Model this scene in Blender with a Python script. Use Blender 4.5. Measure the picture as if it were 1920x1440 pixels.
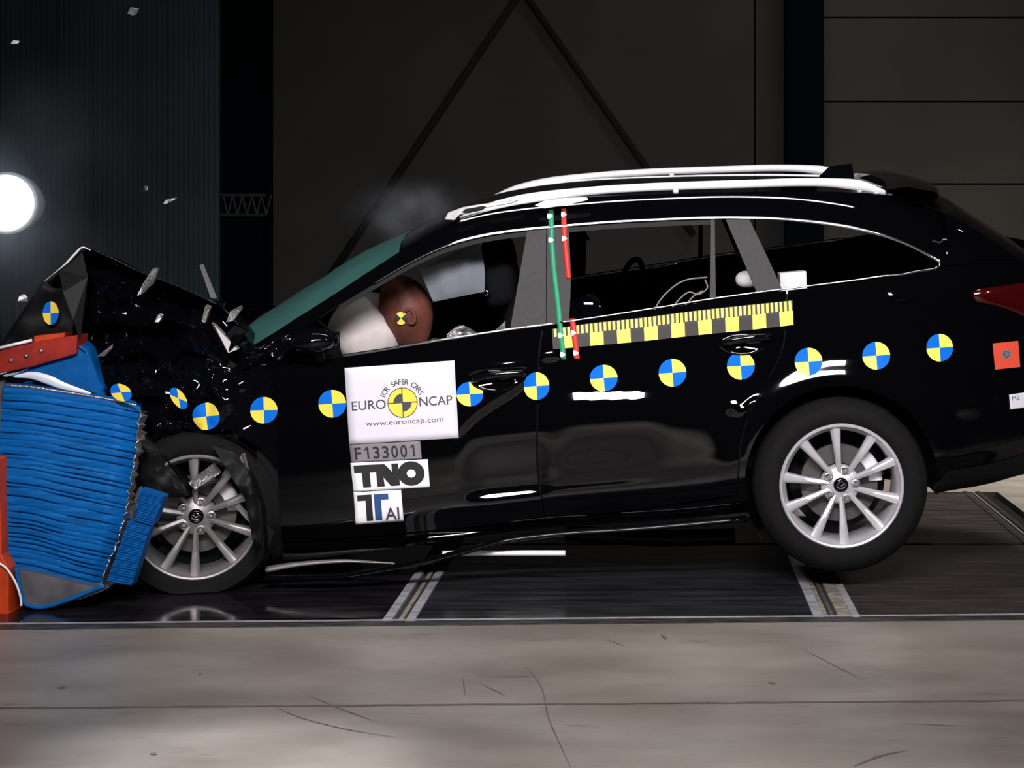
import bpy, bmesh, math, random
from mathutils import Vector, Matrix, noise

random.seed(7)
for o in list(bpy.data.objects):
    bpy.data.objects.remove(o)
SC = bpy.context.scene
COL = SC.collection

# ------------------------------------------------------------------ camera
F = 3185.0      # focal length in pixels of a 1920 wide frame
D0 = 6.5        # distance from the camera to the near side of the car
H = 1.394       # camera height
VX, VY = 1220.0, 430.0
cam = bpy.data.cameras.new('camera')
camo = bpy.data.objects.new('camera', cam)
COL.objects.link(camo)
camo.location = (0, 0, H)
camo.rotation_euler = (math.pi / 2, 0, 0)
cam.sensor_width = 36
cam.lens = 36 * F / 1920
cam.shift_x = (960 - VX) / 1920
cam.shift_y = -(720 - VY) / 1920
cam.clip_start = 0.05
cam.clip_end = 200
SC.camera = camo

# ------------------------------------------------------------------ world, lights, exposure
SC.view_settings.view_transform = 'Standard'
SC.view_settings.look = 'None'
SC.view_settings.exposure = 0.0
SC.view_settings.gamma = 1.0
SC.view_settings.use_curve_mapping = False
wd = bpy.data.worlds.new('hall_dark')
SC.world = wd
wd.use_nodes = True
wd.node_tree.nodes['Background'].inputs[0].default_value = (0.55, 0.6, 0.7, 1)
wd.node_tree.nodes['Background'].inputs[1].default_value = 0.006


def area(name, loc, target, sx, sy, power, col=(1, 1, 1), spread=180):
    l = bpy.data.lights.new(name, 'AREA')
    l.shape = 'RECTANGLE'
    l.size = sx
    l.size_y = sy
    l.energy = power
    l.color = col
    l.spread = math.radians(spread)
    o = bpy.data.objects.new(name, l)
    COL.objects.link(o)
    o.location = loc
    d = Vector(target) - Vector(loc)
    o.rotation_euler = d.to_track_quat('-Z', 'Y').to_euler()
    return o


area('overhead_lamp_bank', (-0.2, 6.4, 4.6), (-0.2, 6.6, 0), 3.6, 0.14, 26, (1, 0.97, 0.95), 120)
area('side_lamp_bank', (-0.3, 1.8, 3.2), (-0.3, 6.6, 1.0), 3.2, 0.4, 86, (1, 0.96, 0.99), 75)
def spot(name, loc, power, deg, col):
    l = bpy.data.lights.new(name, 'SPOT')
    l.energy = power
    l.spot_size = math.radians(deg)
    l.spot_blend = 1.0
    l.shadow_soft_size = 0.08
    l.color = col
    o = bpy.data.objects.new(name, l)
    COL.objects.link(o)
    o.location = loc


spot('added_floor_spot', (-1.12, 4.3, 3.6), 800, 22, (0.9, 0.94, 1.0))  # added unseen spot making the pale pool at the lower left
spot('added_floor_spot', (0.22, 5.55, 4.2), 160, 9, (1.0, 0.86, 0.8))  # added spot standing in for a pinkish glossy reflection
spot('added_floor_spot', (0.88, 5.62, 4.2), 110, 9, (1.0, 0.86, 0.8))  # second added spot, also in place of a glossy floor reflection
area('near_floor_fill', (0.0, 2.9, 3.6), (0.0, 3.0, 0), 2.4, 0.3, 60, (0.95, 0.97, 1), 50)  # added light on unseen floor, so the doors reflect it
area('tail_glint_fill', (4.2, 2.6, 3.2), (1.2, 6.5, 1.0), 0.6, 0.3, 9, (1, 1, 1), 60)  # added to give highlights on the tail and bumper
area('wall_wash_fill', (1.6, 9.4, 5.2), (1.0, 12, 2.2), 1.5, 0.3, 22, (1, 0.93, 0.85), 110)  # added wash to brighten the right part of the wall
area('rear_floor_fill', (2.6, 9.6, 4.8), (2.4, 9.8, 0), 1.2, 0.5, 95, (1, 0.95, 0.9), 80)  # added to brighten the floor behind the car


# ------------------------------------------------------------------ helpers
def crv(pts):
    """smooth 1-D curve through (x, y) points (nonuniform Catmull-Rom)"""
    pts = sorted(pts)
    xs = [p[0] for p in pts]
    ys = [p[1] for p in pts]
    n = len(xs)
    m = []
    for i in range(n):
        if i == 0:
            m.append((ys[1] - ys[0]) / (xs[1] - xs[0]))
        elif i == n - 1:
            m.append((ys[-1] - ys[-2]) / (xs[-1] - xs[-2]))
        else:
            a = (ys[i] - ys[i - 1]) / (xs[i] - xs[i - 1])
            b = (ys[i + 1] - ys[i]) / (xs[i + 1] - xs[i])
            h0 = xs[i] - xs[i - 1]
            h1 = xs[i + 1] - xs[i]
            m.append((a * h1 + b * h0) / (h0 + h1))

    def f(x):
        if x <= xs[0]:
            return ys[0] + m[0] * (x - xs[0])
        if x >= xs[-1]:
            return ys[-1] + m[-1] * (x - xs[-1])
        lo, hi = 0, n - 1
        while hi - lo > 1:
            k = (lo + hi) // 2
            if xs[k] <= x:
                lo = k
            else:
                hi = k
        h = xs[hi] - xs[lo]
        t = (x - xs[lo]) / h
        return ((2 * t**3 - 3 * t**2 + 1) * ys[lo] + (t**3 - 2 * t**2 + t) * h * m[lo]
                + (-2 * t**3 + 3 * t**2) * ys[hi] + (t**3 - t**2) * h * m[hi])
    return f


def W(px, py, Y):
    return Vector(((px - VX) * Y / F, Y, H - (py - VY) * Y / F))


def zof(py):
    return H - (py - VY) / 490.0


def sstep(a, b, x):
    t = max(0.0, min(1.0, (x - a) / (b - a)))
    return t * t * (3 - 2 * t)


def gauss(x, c, s):
    return math.exp(-((x - c) / s) ** 2)


WL = {}


def wloc(o):
    return WL.get(o.name, Vector((0, 0, 0))) if o else Vector((0, 0, 0))


def mesh_obj(name, verts, faces, mat, parent=None, smooth=True, mats=None, midx=None, angle=None, org=None):
    """link a mesh given in world coordinates, origin at its own middle"""
    vs = [Vector(v) for v in verts]
    if org is None:
        c = Vector((0, 0, 0))
        for v in vs:
            c += v
        c /= max(1, len(vs))
    else:
        c = Vector(org)
    me = bpy.data.meshes.new(name)
    me.from_pydata([v - c for v in vs], [], faces)
    for m in (mats or [mat]):
        me.materials.append(m)
    if midx:
        for p, k in zip(me.polygons, midx):
            p.material_index = k
    if smooth:
        me.polygons.foreach_set('use_smooth', [True] * len(me.polygons))
        if angle:
            me.set_sharp_from_angle(angle=math.radians(angle))
    me.update()
    o = bpy.data.objects.new(name, me)
    COL.objects.link(o)
    if parent:
        o.parent = parent
    o.location = c - wloc(parent)
    WL[o.name] = c
    return o


def empty(name, loc, label=None, cat=None, group=None):
    o = bpy.data.objects.new(name, None)
    o.empty_display_size = 0.1
    COL.objects.link(o)
    o.location = loc
    WL[o.name] = Vector(loc)
    tag(o, label, cat, group)
    return o


def tag(o, label=None, cat=None, group=None, kind=None):
    if label:
        o['label'] = label
    if cat:
        o['category'] = cat
    if group:
        o['group'] = group
    if kind:
        o['kind'] = kind
    return o


class MB:
    """collects shapes in world coordinates, then links them as one object"""

    def __init__(self):
        self.v, self.f, self.m = [], [], []

    def add(self, vs, fs, mi=0):
        k = len(self.v)
        self.v += [Vector(v) for v in vs]
        self.f += [tuple(i + k for i in f) for f in fs]
        self.m += [mi] * len(fs)

    def box(self, lo, hi, mi=0, M=None):
        x0, y0, z0 = lo
        x1, y1, z1 = hi
        vs = [Vector(p) for p in ((x0, y0, z0), (x1, y0, z0), (x1, y1, z0), (x0, y1, z0),
                                  (x0, y0, z1), (x1, y0, z1), (x1, y1, z1), (x0, y1, z1))]
        if M:
            vs = [M @ p for p in vs]
        self.add(vs, [(0, 3, 2, 1), (4, 5, 6, 7), (0, 1, 5, 4), (1, 2, 6, 5), (2, 3, 7, 6), (3, 0, 4, 7)], mi)

    def tube(self, pts, r, seg=10, mi=0, flat=1.0, up=Vector((0, 1, 0)), cap=True, rf=None):
        """tube through pts; cross-section radius r, squashed along `up` by flat"""
        pts = [Vector(p) for p in pts]
        n = len(pts)
        vs, fs = [], []
        for i, p in enumerate(pts):
            t = (pts[min(i + 1, n - 1)] - pts[max(i - 1, 0)]).normalized()
            a = up - t * up.dot(t)
            if a.length < 1e-4:
                a = Vector((1, 0, 0)) - t * t.x
            a.normalize()
            b = t.cross(a)
            rr = r * (rf(i / (n - 1)) if rf else 1)
            for k in range(seg):
                an = 2 * math.pi * k / seg
                vs.append(p + a * (math.cos(an) * rr * flat) + b * (math.sin(an) * rr))
        for i in range(n - 1):
            for k in range(seg):
                k2 = (k + 1) % seg
                fs.append((i * seg + k, i * seg + k2, (i + 1) * seg + k2, (i + 1) * seg + k))
        if cap:
            fs.append(tuple(range(seg))[::-1])
            fs.append(tuple((n - 1) * seg + k for k in range(seg)))
        self.add(vs, fs, mi)

    def lathe(self, prof, M, seg=48, mi=0):
        """prof: (radius, along) pairs, turned about local Y, placed with M"""
        n = len(prof)
        vs, fs = [], []
        for k in range(seg):
            a = 2 * math.pi * k / seg
            for r, y in prof:
                vs.append(M @ Vector((r * math.sin(a), y, r * math.cos(a))))
        for k in range(seg):
            k2 = (k + 1) % seg
            for i in range(n - 1):
                fs.append((k * n + i, k * n + i + 1, k2 * n + i + 1, k2 * n + i))
        self.add(vs, fs, mi)

    def prism(self, pts, Y0, Y1, mi=0):
        """outline in pixels (at depth Y0), thickness to Y1"""
        n = len(pts)
        a = [W(x, y, Y0) for x, y in pts]
        b = [Vector((p.x, p.y + (Y1 - Y0), p.z)) for p in a]
        self.add(a + b, [tuple(range(n)), tuple(range(2 * n - 1, n - 1, -1))] +
                 [(i, i + n, (i + 1) % n + n, (i + 1) % n) for i in range(n)], mi)

    def grid(self, rows, mi=0, close=False):
        n = len(rows[0])
        vs = [p for r in rows for p in r]
        fs = []
        for i in range(len(rows) - 1):
            for j in range(n - 1 + (1 if close else 0)):
                j2 = (j + 1) % n
                fs.append((i * n + j, i * n + j2, (i + 1) * n + j2, (i + 1) * n + j))
        self.add(vs, fs, mi)

    def build(self, name, mat, parent=None, **k):
        mats = mat if isinstance(mat, list) else [mat]
        return mesh_obj(name, self.v, self.f, None, parent, mats=mats, midx=self.m, **k)


def bevel(o, w, seg=2, angle=40):
    m = o.modifiers.new('bevel', 'BEVEL')
    m.width = w
    m.segments = seg
    m.limit_method = 'ANGLE'
    m.angle_limit = math.radians(angle)
    return o


# ------------------------------------------------------------------ materials
MATS = {}


def mat(name, col, rough=0.5, metal=0.0, coat=0.0, emit=None, es=0, spec=0.5, alpha=1, trans=0, ior=1.45):
    m = bpy.data.materials.new(name)
    m.use_nodes = True
    b = m.node_tree.nodes['Principled BSDF']
    b.inputs['Base Color'].default_value = (*col, 1)
    b.inputs['Roughness'].default_value = rough
    b.inputs['Metallic'].default_value = metal
    b.inputs['Coat Weight'].default_value = coat
    b.inputs['Coat Roughness'].default_value = 0.02
    b.inputs['Specular IOR Level'].default_value = spec
    b.inputs['Transmission Weight'].default_value = trans
    b.inputs['IOR'].default_value = ior
    b.inputs['Alpha'].default_value = alpha
    if emit:
        b.inputs['Emission Color'].default_value = (*emit, 1)
        b.inputs['Emission Strength'].default_value = es
    MATS[name] = m
    return m


def nd(m, t, **kw):
    n = m.node_tree.nodes.new(t)
    for k, v in kw.items():
        setattr(n, k, v)
    return n


def vary(m, scale=(1, 1, 1), nscale=8, amt=0.3, detail=6, rough_amt=0.0, bump=0.0, bscale=None, obj=False):
    """multiply the base colour by noise; optionally roughness and bump"""
    nt = m.node_tree
    b = nt.nodes['Principled BSDF']
    tc = nd(m, 'ShaderNodeTexCoord')
    mp = nd(m, 'ShaderNodeMapping')
    mp.inputs['Scale'].default_value = scale
    nt.links.new(tc.outputs['Object'], mp.inputs[0])
    no = nd(m, 'ShaderNodeTexNoise')
    no.inputs['Scale'].default_value = nscale
    no.inputs['Detail'].default_value = detail
    nt.links.new(mp.outputs[0], no.inputs['Vector'])
    c = list(b.inputs['Base Color'].default_value)[:3]
    r = nd(m, 'ShaderNodeValToRGB')
    r.color_ramp.elements[0].position = 0.3
    r.color_ramp.elements[1].position = 0.7
    r.color_ramp.elements[0].color = (*[x * (1 - amt) for x in c], 1)
    r.color_ramp.elements[1].color = (*[min(1, x * (1 + amt)) for x in c], 1)
    nt.links.new(no.outputs[0], r.inputs[0])
    nt.links.new(r.outputs[0], b.inputs['Base Color'])
    if rough_amt:
        rr = nd(m, 'ShaderNodeMapRange')
        base = b.inputs['Roughness'].default_value
        rr.inputs['From Min'].default_value = 0.3
        rr.inputs['From Max'].default_value = 0.7
        rr.inputs['To Min'].default_value = max(0.01, base - rough_amt)
        rr.inputs['To Max'].default_value = base + rough_amt
        nt.links.new(no.outputs[0], rr.inputs[0])
        nt.links.new(rr.outputs[0], b.inputs['Roughness'])
    if bump:
        n2 = nd(m, 'ShaderNodeTexNoise')
        n2.inputs['Scale'].default_value = bscale or nscale * 3
        n2.inputs['Detail'].default_value = 5
        nt.links.new(mp.outputs[0], n2.inputs['Vector'])
        bp = nd(m, 'ShaderNodeBump')
        bp.inputs['Strength'].default_value = bump
        bp.inputs['Distance'].default_value = 0.01
        nt.links.new(n2.outputs[0], bp.inputs['Height'])
        nt.links.new(bp.outputs[0], b.inputs['Normal'])
    return m


paint = mat('black_paint', (0.0012, 0.0013, 0.0018), 0.5, 0, 1.0, spec=0.0)
paint.node_tree.nodes['Principled BSDF'].inputs['Coat Roughness'].default_value = 0.035
crush = mat('crushed_black_paint', (0.002, 0.002, 0.003), 0.5, 0, 0.5, spec=0.0)
blackpl = mat('black_plastic', (0.005, 0.005, 0.0055), 0.5, spec=0.15)
glossbl = mat('gloss_black_trim', (0.002, 0.002, 0.003), 0.5, 0, 0.8, spec=0.0)
pillar = vary(mat('grey_pillar_film', (0.042, 0.040, 0.041), 0.6, spec=0.25), nscale=60, amt=0.1)
rubber = vary(mat('tyre_rubber', (0.0065, 0.0062, 0.0058), 0.8, spec=0.15), nscale=30, amt=0.15)
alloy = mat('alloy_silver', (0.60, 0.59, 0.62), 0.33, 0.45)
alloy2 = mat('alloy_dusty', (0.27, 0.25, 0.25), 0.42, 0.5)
steel = vary(mat('worn_steel', (0.35, 0.34, 0.33), 0.4, 0.9), nscale=20, amt=0.3)
disc_m = mat('brake_disc_steel', (0.10, 0.09, 0.09), 0.4, 0.5)
chrome = mat('chrome', (0.50, 0.50, 0.52), 0.12, 1.0)
silver = mat('roof_rail_silver', (0.88, 0.88, 0.89), 0.3, 0.15)
paper = mat('white_card', (0.68, 0.66, 0.72), 0.6, spec=0.2)
greycard = mat('grey_card', (0.21, 0.19, 0.21), 0.6)
ink = mat('black_ink', (0.012, 0.012, 0.012), 0.6)
inkgrey = mat('dark_grey_ink', (0.05, 0.05, 0.06), 0.6)
inkblue = mat('navy_ink', (0.02, 0.07, 0.22), 0.6)
yel = mat('yellow_vinyl', (0.85, 0.66, 0.08), 0.6, spec=0.15)
blu = mat('blue_vinyl', (0.002, 0.14, 0.62), 0.6, spec=0.12)
rulerblk = mat('ruler_dark', (0.03, 0.026, 0.024), 0.6)
ruleryel = mat('ruler_yellow', (0.88, 0.80, 0.10), 0.5)
redtape = mat('red_tape', (0.55, 0.03, 0.02), 0.5)
greentape = mat('green_tape', (0.02, 0.27, 0.13), 0.5)
white = mat('white_vinyl', (0.85, 0.85, 0.85), 0.5)
orange = mat('orange_sticker', (0.72, 0.07, 0.03), 0.5)
redpaint = vary(mat('barrier_red_paint', (0.30, 0.018, 0.01), 0.5), nscale=12, amt=0.4)
orangepaint = vary(mat('frame_orange_paint', (0.55, 0.05, 0.008), 0.5), nscale=10, amt=0.25)
tail = mat('tail_lamp_red', (0.035, 0.0012, 0.0015), 0.12, 0, 1.0)
airbag = vary(mat('airbag_cloth', (0.56, 0.50, 0.48), 0.85), nscale=12, amt=0.12, bump=0.15)
curtain = mat('curtain_airbag_cloth', (0.15, 0.165, 0.19), 0.8)
seatm = mat('black_seat_cloth', (0.006, 0.006, 0.007), 0.85, spec=0.05)
dummy_skin = vary(mat('dummy_vinyl_skin', (0.12, 0.040, 0.028), 0.5, spec=0.2), nscale=10, amt=0.35)
dummy_shirt = mat('dummy_green_shirt', (0.01, 0.09, 0.03), 0.8)
glass_teal = mat('shattered_windscreen_glass', (0.05, 0.15, 0.135), 0.35, 0, 0.3, alpha=0.93)
glassdark = mat('tinted_glass', (0.002, 0.002, 0.003), 0.03, 0, 0, alpha=0.12)
foil = vary(mat('crumpled_foil', (0.55, 0.53, 0.52), 0.3, 0.9), nscale=30, amt=0.4, bump=0.6)
cable_m = mat('grey_cable', (0.25, 0.22, 0.2), 0.5)

# blue honeycomb sheet: dusty streaks along the block
bluem = mat('blue_barrier_sheet', (0.001, 0.105, 0.36), 0.5, 0.0, spec=0.18)
vary(bluem, scale=(1.2, 1, 14), nscale=6, amt=0.3, bump=0.12)
bluep = vary(mat('blue_barrier_plate', (0.002, 0.095, 0.32), 0.5, spec=0.2), nscale=30, amt=0.15)
greybot = vary(mat('barrier_raw_metal', (0.17, 0.17, 0.18), 0.45, 0.5), nscale=9, amt=0.4)


def concrete(name, c0, c1, rough):
    m = mat(name, c0, rough, spec=0.5)
    nt = m.node_tree
    b = nt.nodes['Principled BSDF']
    tc = nd(m, 'ShaderNodeTexCoord')
    mp = nd(m, 'ShaderNodeMapping')
    mp.inputs['Scale'].default_value = (0.7, 1.5, 1)
    nt.links.new(tc.outputs['Object'], mp.inputs[0])
    a = nd(m, 'ShaderNodeTexNoise')
    a.inputs['Scale'].default_value = 2.2
    a.inputs['Detail'].default_value = 8
    a.inputs['Roughness'].default_value = 0.6
    nt.links.new(mp.outputs[0], a.inputs['Vector'])
    r = nd(m, 'ShaderNodeValToRGB')
    r.color_ramp.elements[0].position = 0.34
    r.color_ramp.elements[1].position = 0.66
    r.color_ramp.elements[0].color = (*c0, 1)
    r.color_ramp.elements[1].color = (*c1, 1)
    nt.links.new(a.outputs[0], r.inputs[0])
    # dark scuffs: thin stretched noise
    mp2 = nd(m, 'ShaderNodeMapping')
    mp2.inputs['Scale'].default_value = (1.1, 5, 1)
    mp2.inputs['Rotation'].default_value = (0, 0, 0.25)
    nt.links.new(tc.outputs['Object'], mp2.inputs[0])
    n2 = nd(m, 'ShaderNodeTexNoise')
    n2.inputs['Scale'].default_value = 3.5
    n2.inputs['Detail'].default_value = 6
    nt.links.new(mp2.outputs[0], n2.inputs['Vector'])
    r2 = nd(m, 'ShaderNodeValToRGB')
    r2.color_ramp.elements[0].position = 0.62
    r2.color_ramp.elements[1].position = 0.78
    r2.color_ramp.elements[0].color = (1, 1, 1, 1)
    r2.color_ramp.elements[1].color = (0.55, 0.5, 0.48, 1)
    nt.links.new(n2.outputs[0], r2.inputs[0])
    mx = nd(m, 'ShaderNodeMix', data_type='RGBA', blend_type='MULTIPLY')
    mx.inputs[0].default_value = 1
    nt.links.new(r.outputs[0], mx.inputs[6])
    nt.links.new(r2.outputs[0], mx.inputs[7])
    nt.links.new(mx.outputs[2], b.inputs['Base Color'])
    n3 = nd(m, 'ShaderNodeTexNoise')
    n3.inputs['Scale'].default_value = 90
    nt.links.new(tc.outputs['Object'], n3.inputs['Vector'])
    bp = nd(m, 'ShaderNodeBump')
    bp.inputs['Strength'].default_value = 0.12
    bp.inputs['Distance'].default_value = 0.003
    nt.links.new(n3.outputs[0], bp.inputs['Height'])
    nt.links.new(bp.outputs[0], b.inputs['Normal'])
    return m


conc = concrete('pale_hall_concrete', (0.165, 0.143, 0.120), (0.265, 0.238, 0.208), 0.40)
pitmid = vary(mat('streaky_pit_plate', (0.020, 0.020, 0.023), 0.2), scale=(0.6, 4, 1), nscale=5, amt=0.6, rough_amt=0.08)
pitglass = vary(mat('dark_pit_plate', (0.010, 0.009, 0.011), 0.10, 0, 0.0, spec=0.6), scale=(0.6, 4, 1), nscale=5, amt=0.7, rough_amt=0.07)
pitbrown = vary(mat('dusty_pit_plate', (0.040, 0.032, 0.032), 0.22, 0, 0.0), scale=(0.6, 4, 1), nscale=5, amt=0.5, rough_amt=0.1)
pitedge = vary(mat('worn_edge_steel', (0.05, 0.046, 0.045), 0.4, 0.3), scale=(1.5, 8, 1), nscale=7, amt=0.9)
framestrip = vary(mat('panel_frame_metal', (0.27, 0.27, 0.285), 0.5, 0.0), scale=(1, 3, 1), nscale=9, amt=0.35)
beigebar = vary(mat('beige_worn_bar', (0.20, 0.185, 0.15), 0.6), scale=(3, 5, 1), nscale=6, amt=0.6)
seamm = mat('floor_seam', (0.11, 0.09, 0.075), 0.8)
scuff = mat('tyre_scuff', (0.12, 0.10, 0.095), 0.7)


def wallmat(name, col, ribs=36.0, amt=0.10, rough=0.7):
    m = mat(name, col, rough, spec=0.1)
    nt = m.node_tree
    b = nt.nodes['Principled BSDF']
    tc = nd(m, 'ShaderNodeTexCoord')
    wv = nd(m, 'ShaderNodeTexWave', wave_type='BANDS', bands_direction='X')
    wv.inputs['Scale'].default_value = ribs
    nt.links.new(tc.outputs['Object'], wv.inputs['Vector'])
    no = nd(m, 'ShaderNodeTexNoise')
    no.inputs['Scale'].default_value = 1.4
    no.inputs['Detail'].default_value = 5
    nt.links.new(tc.outputs['Object'], no.inputs['Vector'])
    ad = nd(m, 'ShaderNodeMath', operation='MULTIPLY_ADD')
    nt.links.new(wv.outputs['Fac'], ad.inputs[0])
    ad.inputs[1].default_value = 0.3
    nt.links.new(no.outputs[0], ad.inputs[2])
    r = nd(m, 'ShaderNodeValToRGB')
    r.color_ramp.elements[0].position = 0.3
    r.color_ramp.elements[1].position = 1.0
    r.color_ramp.elements[0].color = (*[c * (1 - amt * 2) for c in col], 1)
    r.color_ramp.elements[1].color = (*[c * (1 + amt * 2) for c in col], 1)
    nt.links.new(ad.outputs[0], r.inputs[0])
    nt.links.new(r.outputs[0], b.inputs['Base Color'])
    return m


wallm = wallmat('dark_wall_panel', (0.022, 0.0215, 0.020))
wallmr = wallmat('lit_wall_panel', (0.034, 0.031, 0.027))  # lighter copy: stronger light on the right put into the colour
wallm2 = wallmat('dark_blue_wall_sheet', (0.024, 0.034, 0.040), 9.0, 0.2, 0.4)
colm = mat('black_steel_column', (0.0012, 0.002, 0.003), 0.8, spec=0.0)
bracem = mat('dark_brace_steel', (0.011, 0.0105, 0.010), 0.8, spec=0.0)
trussm = mat('dim_truss_steel', (0.02, 0.022, 0.024), 0.6)

# ------------------------------------------------------------------ the hall


def fl(px, py):
    Y = F * H / (py - VY)
    return W(px, py, Y)


def slab(name, pts, mt, z=0.0, th=0.05, kind='structure', parent=None):
    b = MB()
    n = len(pts)
    top = [Vector((p[0], p[1], z)) for p in pts]
    bot = [Vector((p[0], p[1], z - th)) for p in pts]
    b.add(top + bot, [tuple(range(n))] + [tuple(range(2 * n - 1, n - 1, -1))] +
          [(i, i + n, (i + 1) % n + n, (i + 1) % n) for i in range(n)])
    o = b.build(name, mt, parent, smooth=False, org=(0, 0, z) if parent is None else None)
    if kind and parent is None:
        o['kind'] = kind
    return o


EA = fl(0, 1181)
EB = fl(1920, 1163)
sl = (EB.y - EA.y) / (EB.x - EA.x)


def edgeY(x):
    return EA.y + sl * (x - EA.x)


PITR = 1.74
PITB = 9.02
slab('floor', [(-9, -7), (9, -7), (9, edgeY(9)), (-9, edgeY(-9))], conc, 0, 0.3)
slab('floor', [(PITR + 0.1, edgeY(PITR + 0.1)), (9, edgeY(9)), (9, PITB), (PITR + 0.1, PITB)], conc, 0, 0.3)
slab('floor', [(-9, PITB), (9, PITB), (9, 14), (-9, 14)], conc, 0, 0.3)
slab('trim_1', [(-9, edgeY(-9) + 0.0), (9, edgeY(9)), (9, edgeY(9) + 0.07), (-9, edgeY(-9) + 0.07)], pitedge, 0.002, 0.3)

# pit cover plates between the frame strips
xs = [-9, -2.55, -0.90, 0.64, 1.70]
rows = [(None, 7.50), (7.54, PITB - 0.03)]
for j, (ya, yb) in enumerate(rows):
    for i in range(4):
        xa, xb = xs[i] + 0.045, xs[i + 1] - 0.045
        y0a = edgeY(xa) + 0.075 if ya is None else ya
        y0b = edgeY(xb) + 0.075 if ya is None else ya
        slab('floor', [(xa, y0a), (xb, y0b), (xb, yb), (xa, yb)], pitglass if i < 2 else (pitmid if i == 2 else pitbrown), 0, 0.03)
slab('floor', [(-9, 5.0), (1.9, 5.0), (1.9, PITB), (-9, PITB)], blackpl, -0.03, 0.25)
n = 2
for i, x in enumerate((-2.55, -0.90, 0.64, 1.70)):
    b = MB()
    bars = {1: ((-.055, -.022, .004, 0), (-.022, 0, -.006, 1), (0, .016, .002, 3), (.016, .028, -.006, 1), (.028, .06, .004, 0)),
            2: ((-.055, -.020, .004, 0), (-.020, 0, .001, 3), (0, .010, -.006, 1), (.010, .022, .001, 2), (.022, .036, -.006, 1), (.036, .085, .002, 3), (.085, .112, .004, 0))
            }.get(i, ((-.045, -.020, .004, 0), (-.020, .004, -.006, 1), (.004, .014, .001, 2), (.014, .024, -.006, 1), (.024, .047, .004, 0)))
    for (a, c, h, k) in bars:
        b.box((x + a, edgeY(x) + 0.07, -0.03), (x + c, PITB, h), k)
    o = b.build('trim_%d' % n, [framestrip, pitedge, steel, beigebar] if i < 3 else [pitbrown, pitedge, steel], smooth=False)
    o['kind'] = 'structure'
    n += 1
# near rim of the plates, rusty edge bar and seams in the concrete
b = MB()
for x0, x1 in ((-4.5, 1.9),):
    vs = [Vector((x0, edgeY(x0) + 0.070, 0.003)), Vector((x1, edgeY(x1) + 0.070, 0.003)), Vector((x1, edgeY(x1) + 0.095, 0.003)), Vector((x0, edgeY(x0) + 0.095, 0.003))]
    b.add(vs, [(0, 1, 2, 3)])
o = b.build('trim_%d' % n, framestrip, smooth=False)
o['kind'] = 'structure'
n += 1
S0, S1 = fl(0, 1328), fl(1920, 1314)
ss = (S1.y - S0.y) / (S1.x - S0.x)
b = MB()
random.seed(3)
prev = None
rowsA, rowsB = [], []
for i in range(120):
    x = -4 + i * 8 / 119
    y = S0.y + ss * (x - S0.x) + random.uniform(-.003, .003)
    w = random.uniform(.005, .010)
    rowsA.append(Vector((x, y - w, 0.0012)))
    rowsB.append(Vector((x, y + w, 0.0012)))
b.grid([rowsA, rowsB])
o = b.build('trim_%d' % n, seamm, smooth=False)
o['kind'] = 'structure'
n += 1
# tyre scuffs on the concrete
b = MB()


def scuffline(pts, w):
    ra, rb = [], []
    c = crv([(i, p[0]) for i, p in enumerate(pts)])
    d = crv([(i, p[1]) for i, p in enumerate(pts)])
    N = 24
    for i in range(N + 1):
        t = i / N * (len(pts) - 1)
        p = fl(c(t), d(t))
        q = fl(c(t + .02), d(t + .02))
        v = (q - p).normalized()
        s = Vector((-v.y, v.x, 0)) * w * (0.2 + 0.8 * math.sin(math.pi * i / N)) * random.uniform(.6, 1.2)
        ra.append(Vector((p.x, p.y, 0.0016)) - s)
        rb.append(Vector((p.x, p.y, 0.0016)) + s)
    b.grid([ra, rb])


for pts, w in (([(500, 1318), (560, 1345), (650, 1368), (745, 1384)], .003), ([(580, 1305), (640, 1330), (700, 1352)], .003),
               ([(985, 1250), (1015, 1290), (1030, 1350), (1070, 1440)], .003), ([(868, 1272), (872, 1306)], .003),
               ([(900, 1282), (950, 1306)], .002), ([(1505, 1218), (1560, 1246), (1612, 1272)], .002), ([(1600, 1438), (1650, 1418), (1700, 1408)], .006),
               ([(1700, 1358), (1760, 1360), (1820, 1362)], .002), ([(108, 1290), (124, 1290)], .012), ([(284, 1412), (292, 1416)], .01), ([(1440, 1280), (1454, 1284)], .008),
               ([(372, 1266), (378, 1264)], .008), ([(1240, 1190), (1250, 1200)], .008), ([(1140, 1200), (1170, 1212)], .003)):
    scuffline(pts, w)
o = b.build('tyre_scuff_marks', scuff, smooth=False)
tag(o, 'thin dark tyre scuffs scratched across the pale concrete floor', 'scuff marks', kind='stuff')

YW = 12.0


def wx(px, Y=YW):
    return (px - VX) * Y / F


# rear wall of sheet panels, with seams as real grooves
b = MB()
gaps_right = [zof_y for zof_y in (33, 190, 345, 500, 655)]
b.box((wx(497), YW, 0), (wx(1414), YW + .1, 7))
b.box((wx(1417), YW, 0), (wx(1476), YW + .1, 7))
o = b.build('wall_back', wallm, smooth=False)
o['kind'] = 'structure'
b = MB()
zz = [0] + sorted([H - (y - VY) * YW / F for y in (33, 190, 345, 500, 655)]) + [7]
for z0, z1 in zip(zz[:-1], zz[1:]):
    b.box((wx(1545), YW, z0 + .006), (wx(1545) + 6, YW + .1, z1 - .006))
o = b.build('wall_right', wallmr, smooth=False)
o['kind'] = 'structure'
b = MB()
x = wx(-700)
k = 0
while x < wx(411, YW - .35) - .01:
    w = [.34, .16, .42, .22][k % 4]
    x1 = min(x + w, wx(411, YW - .35))
    dy = [0, -.03, 0, -.05][k % 4]
    b.box((x, YW - .35 + dy, 0), (x1, YW - .2, 7))
    x = x1
    k += 1
o = b.build('wall_left', wallm2, smooth=False)
o['kind'] = 'structure'
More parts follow.
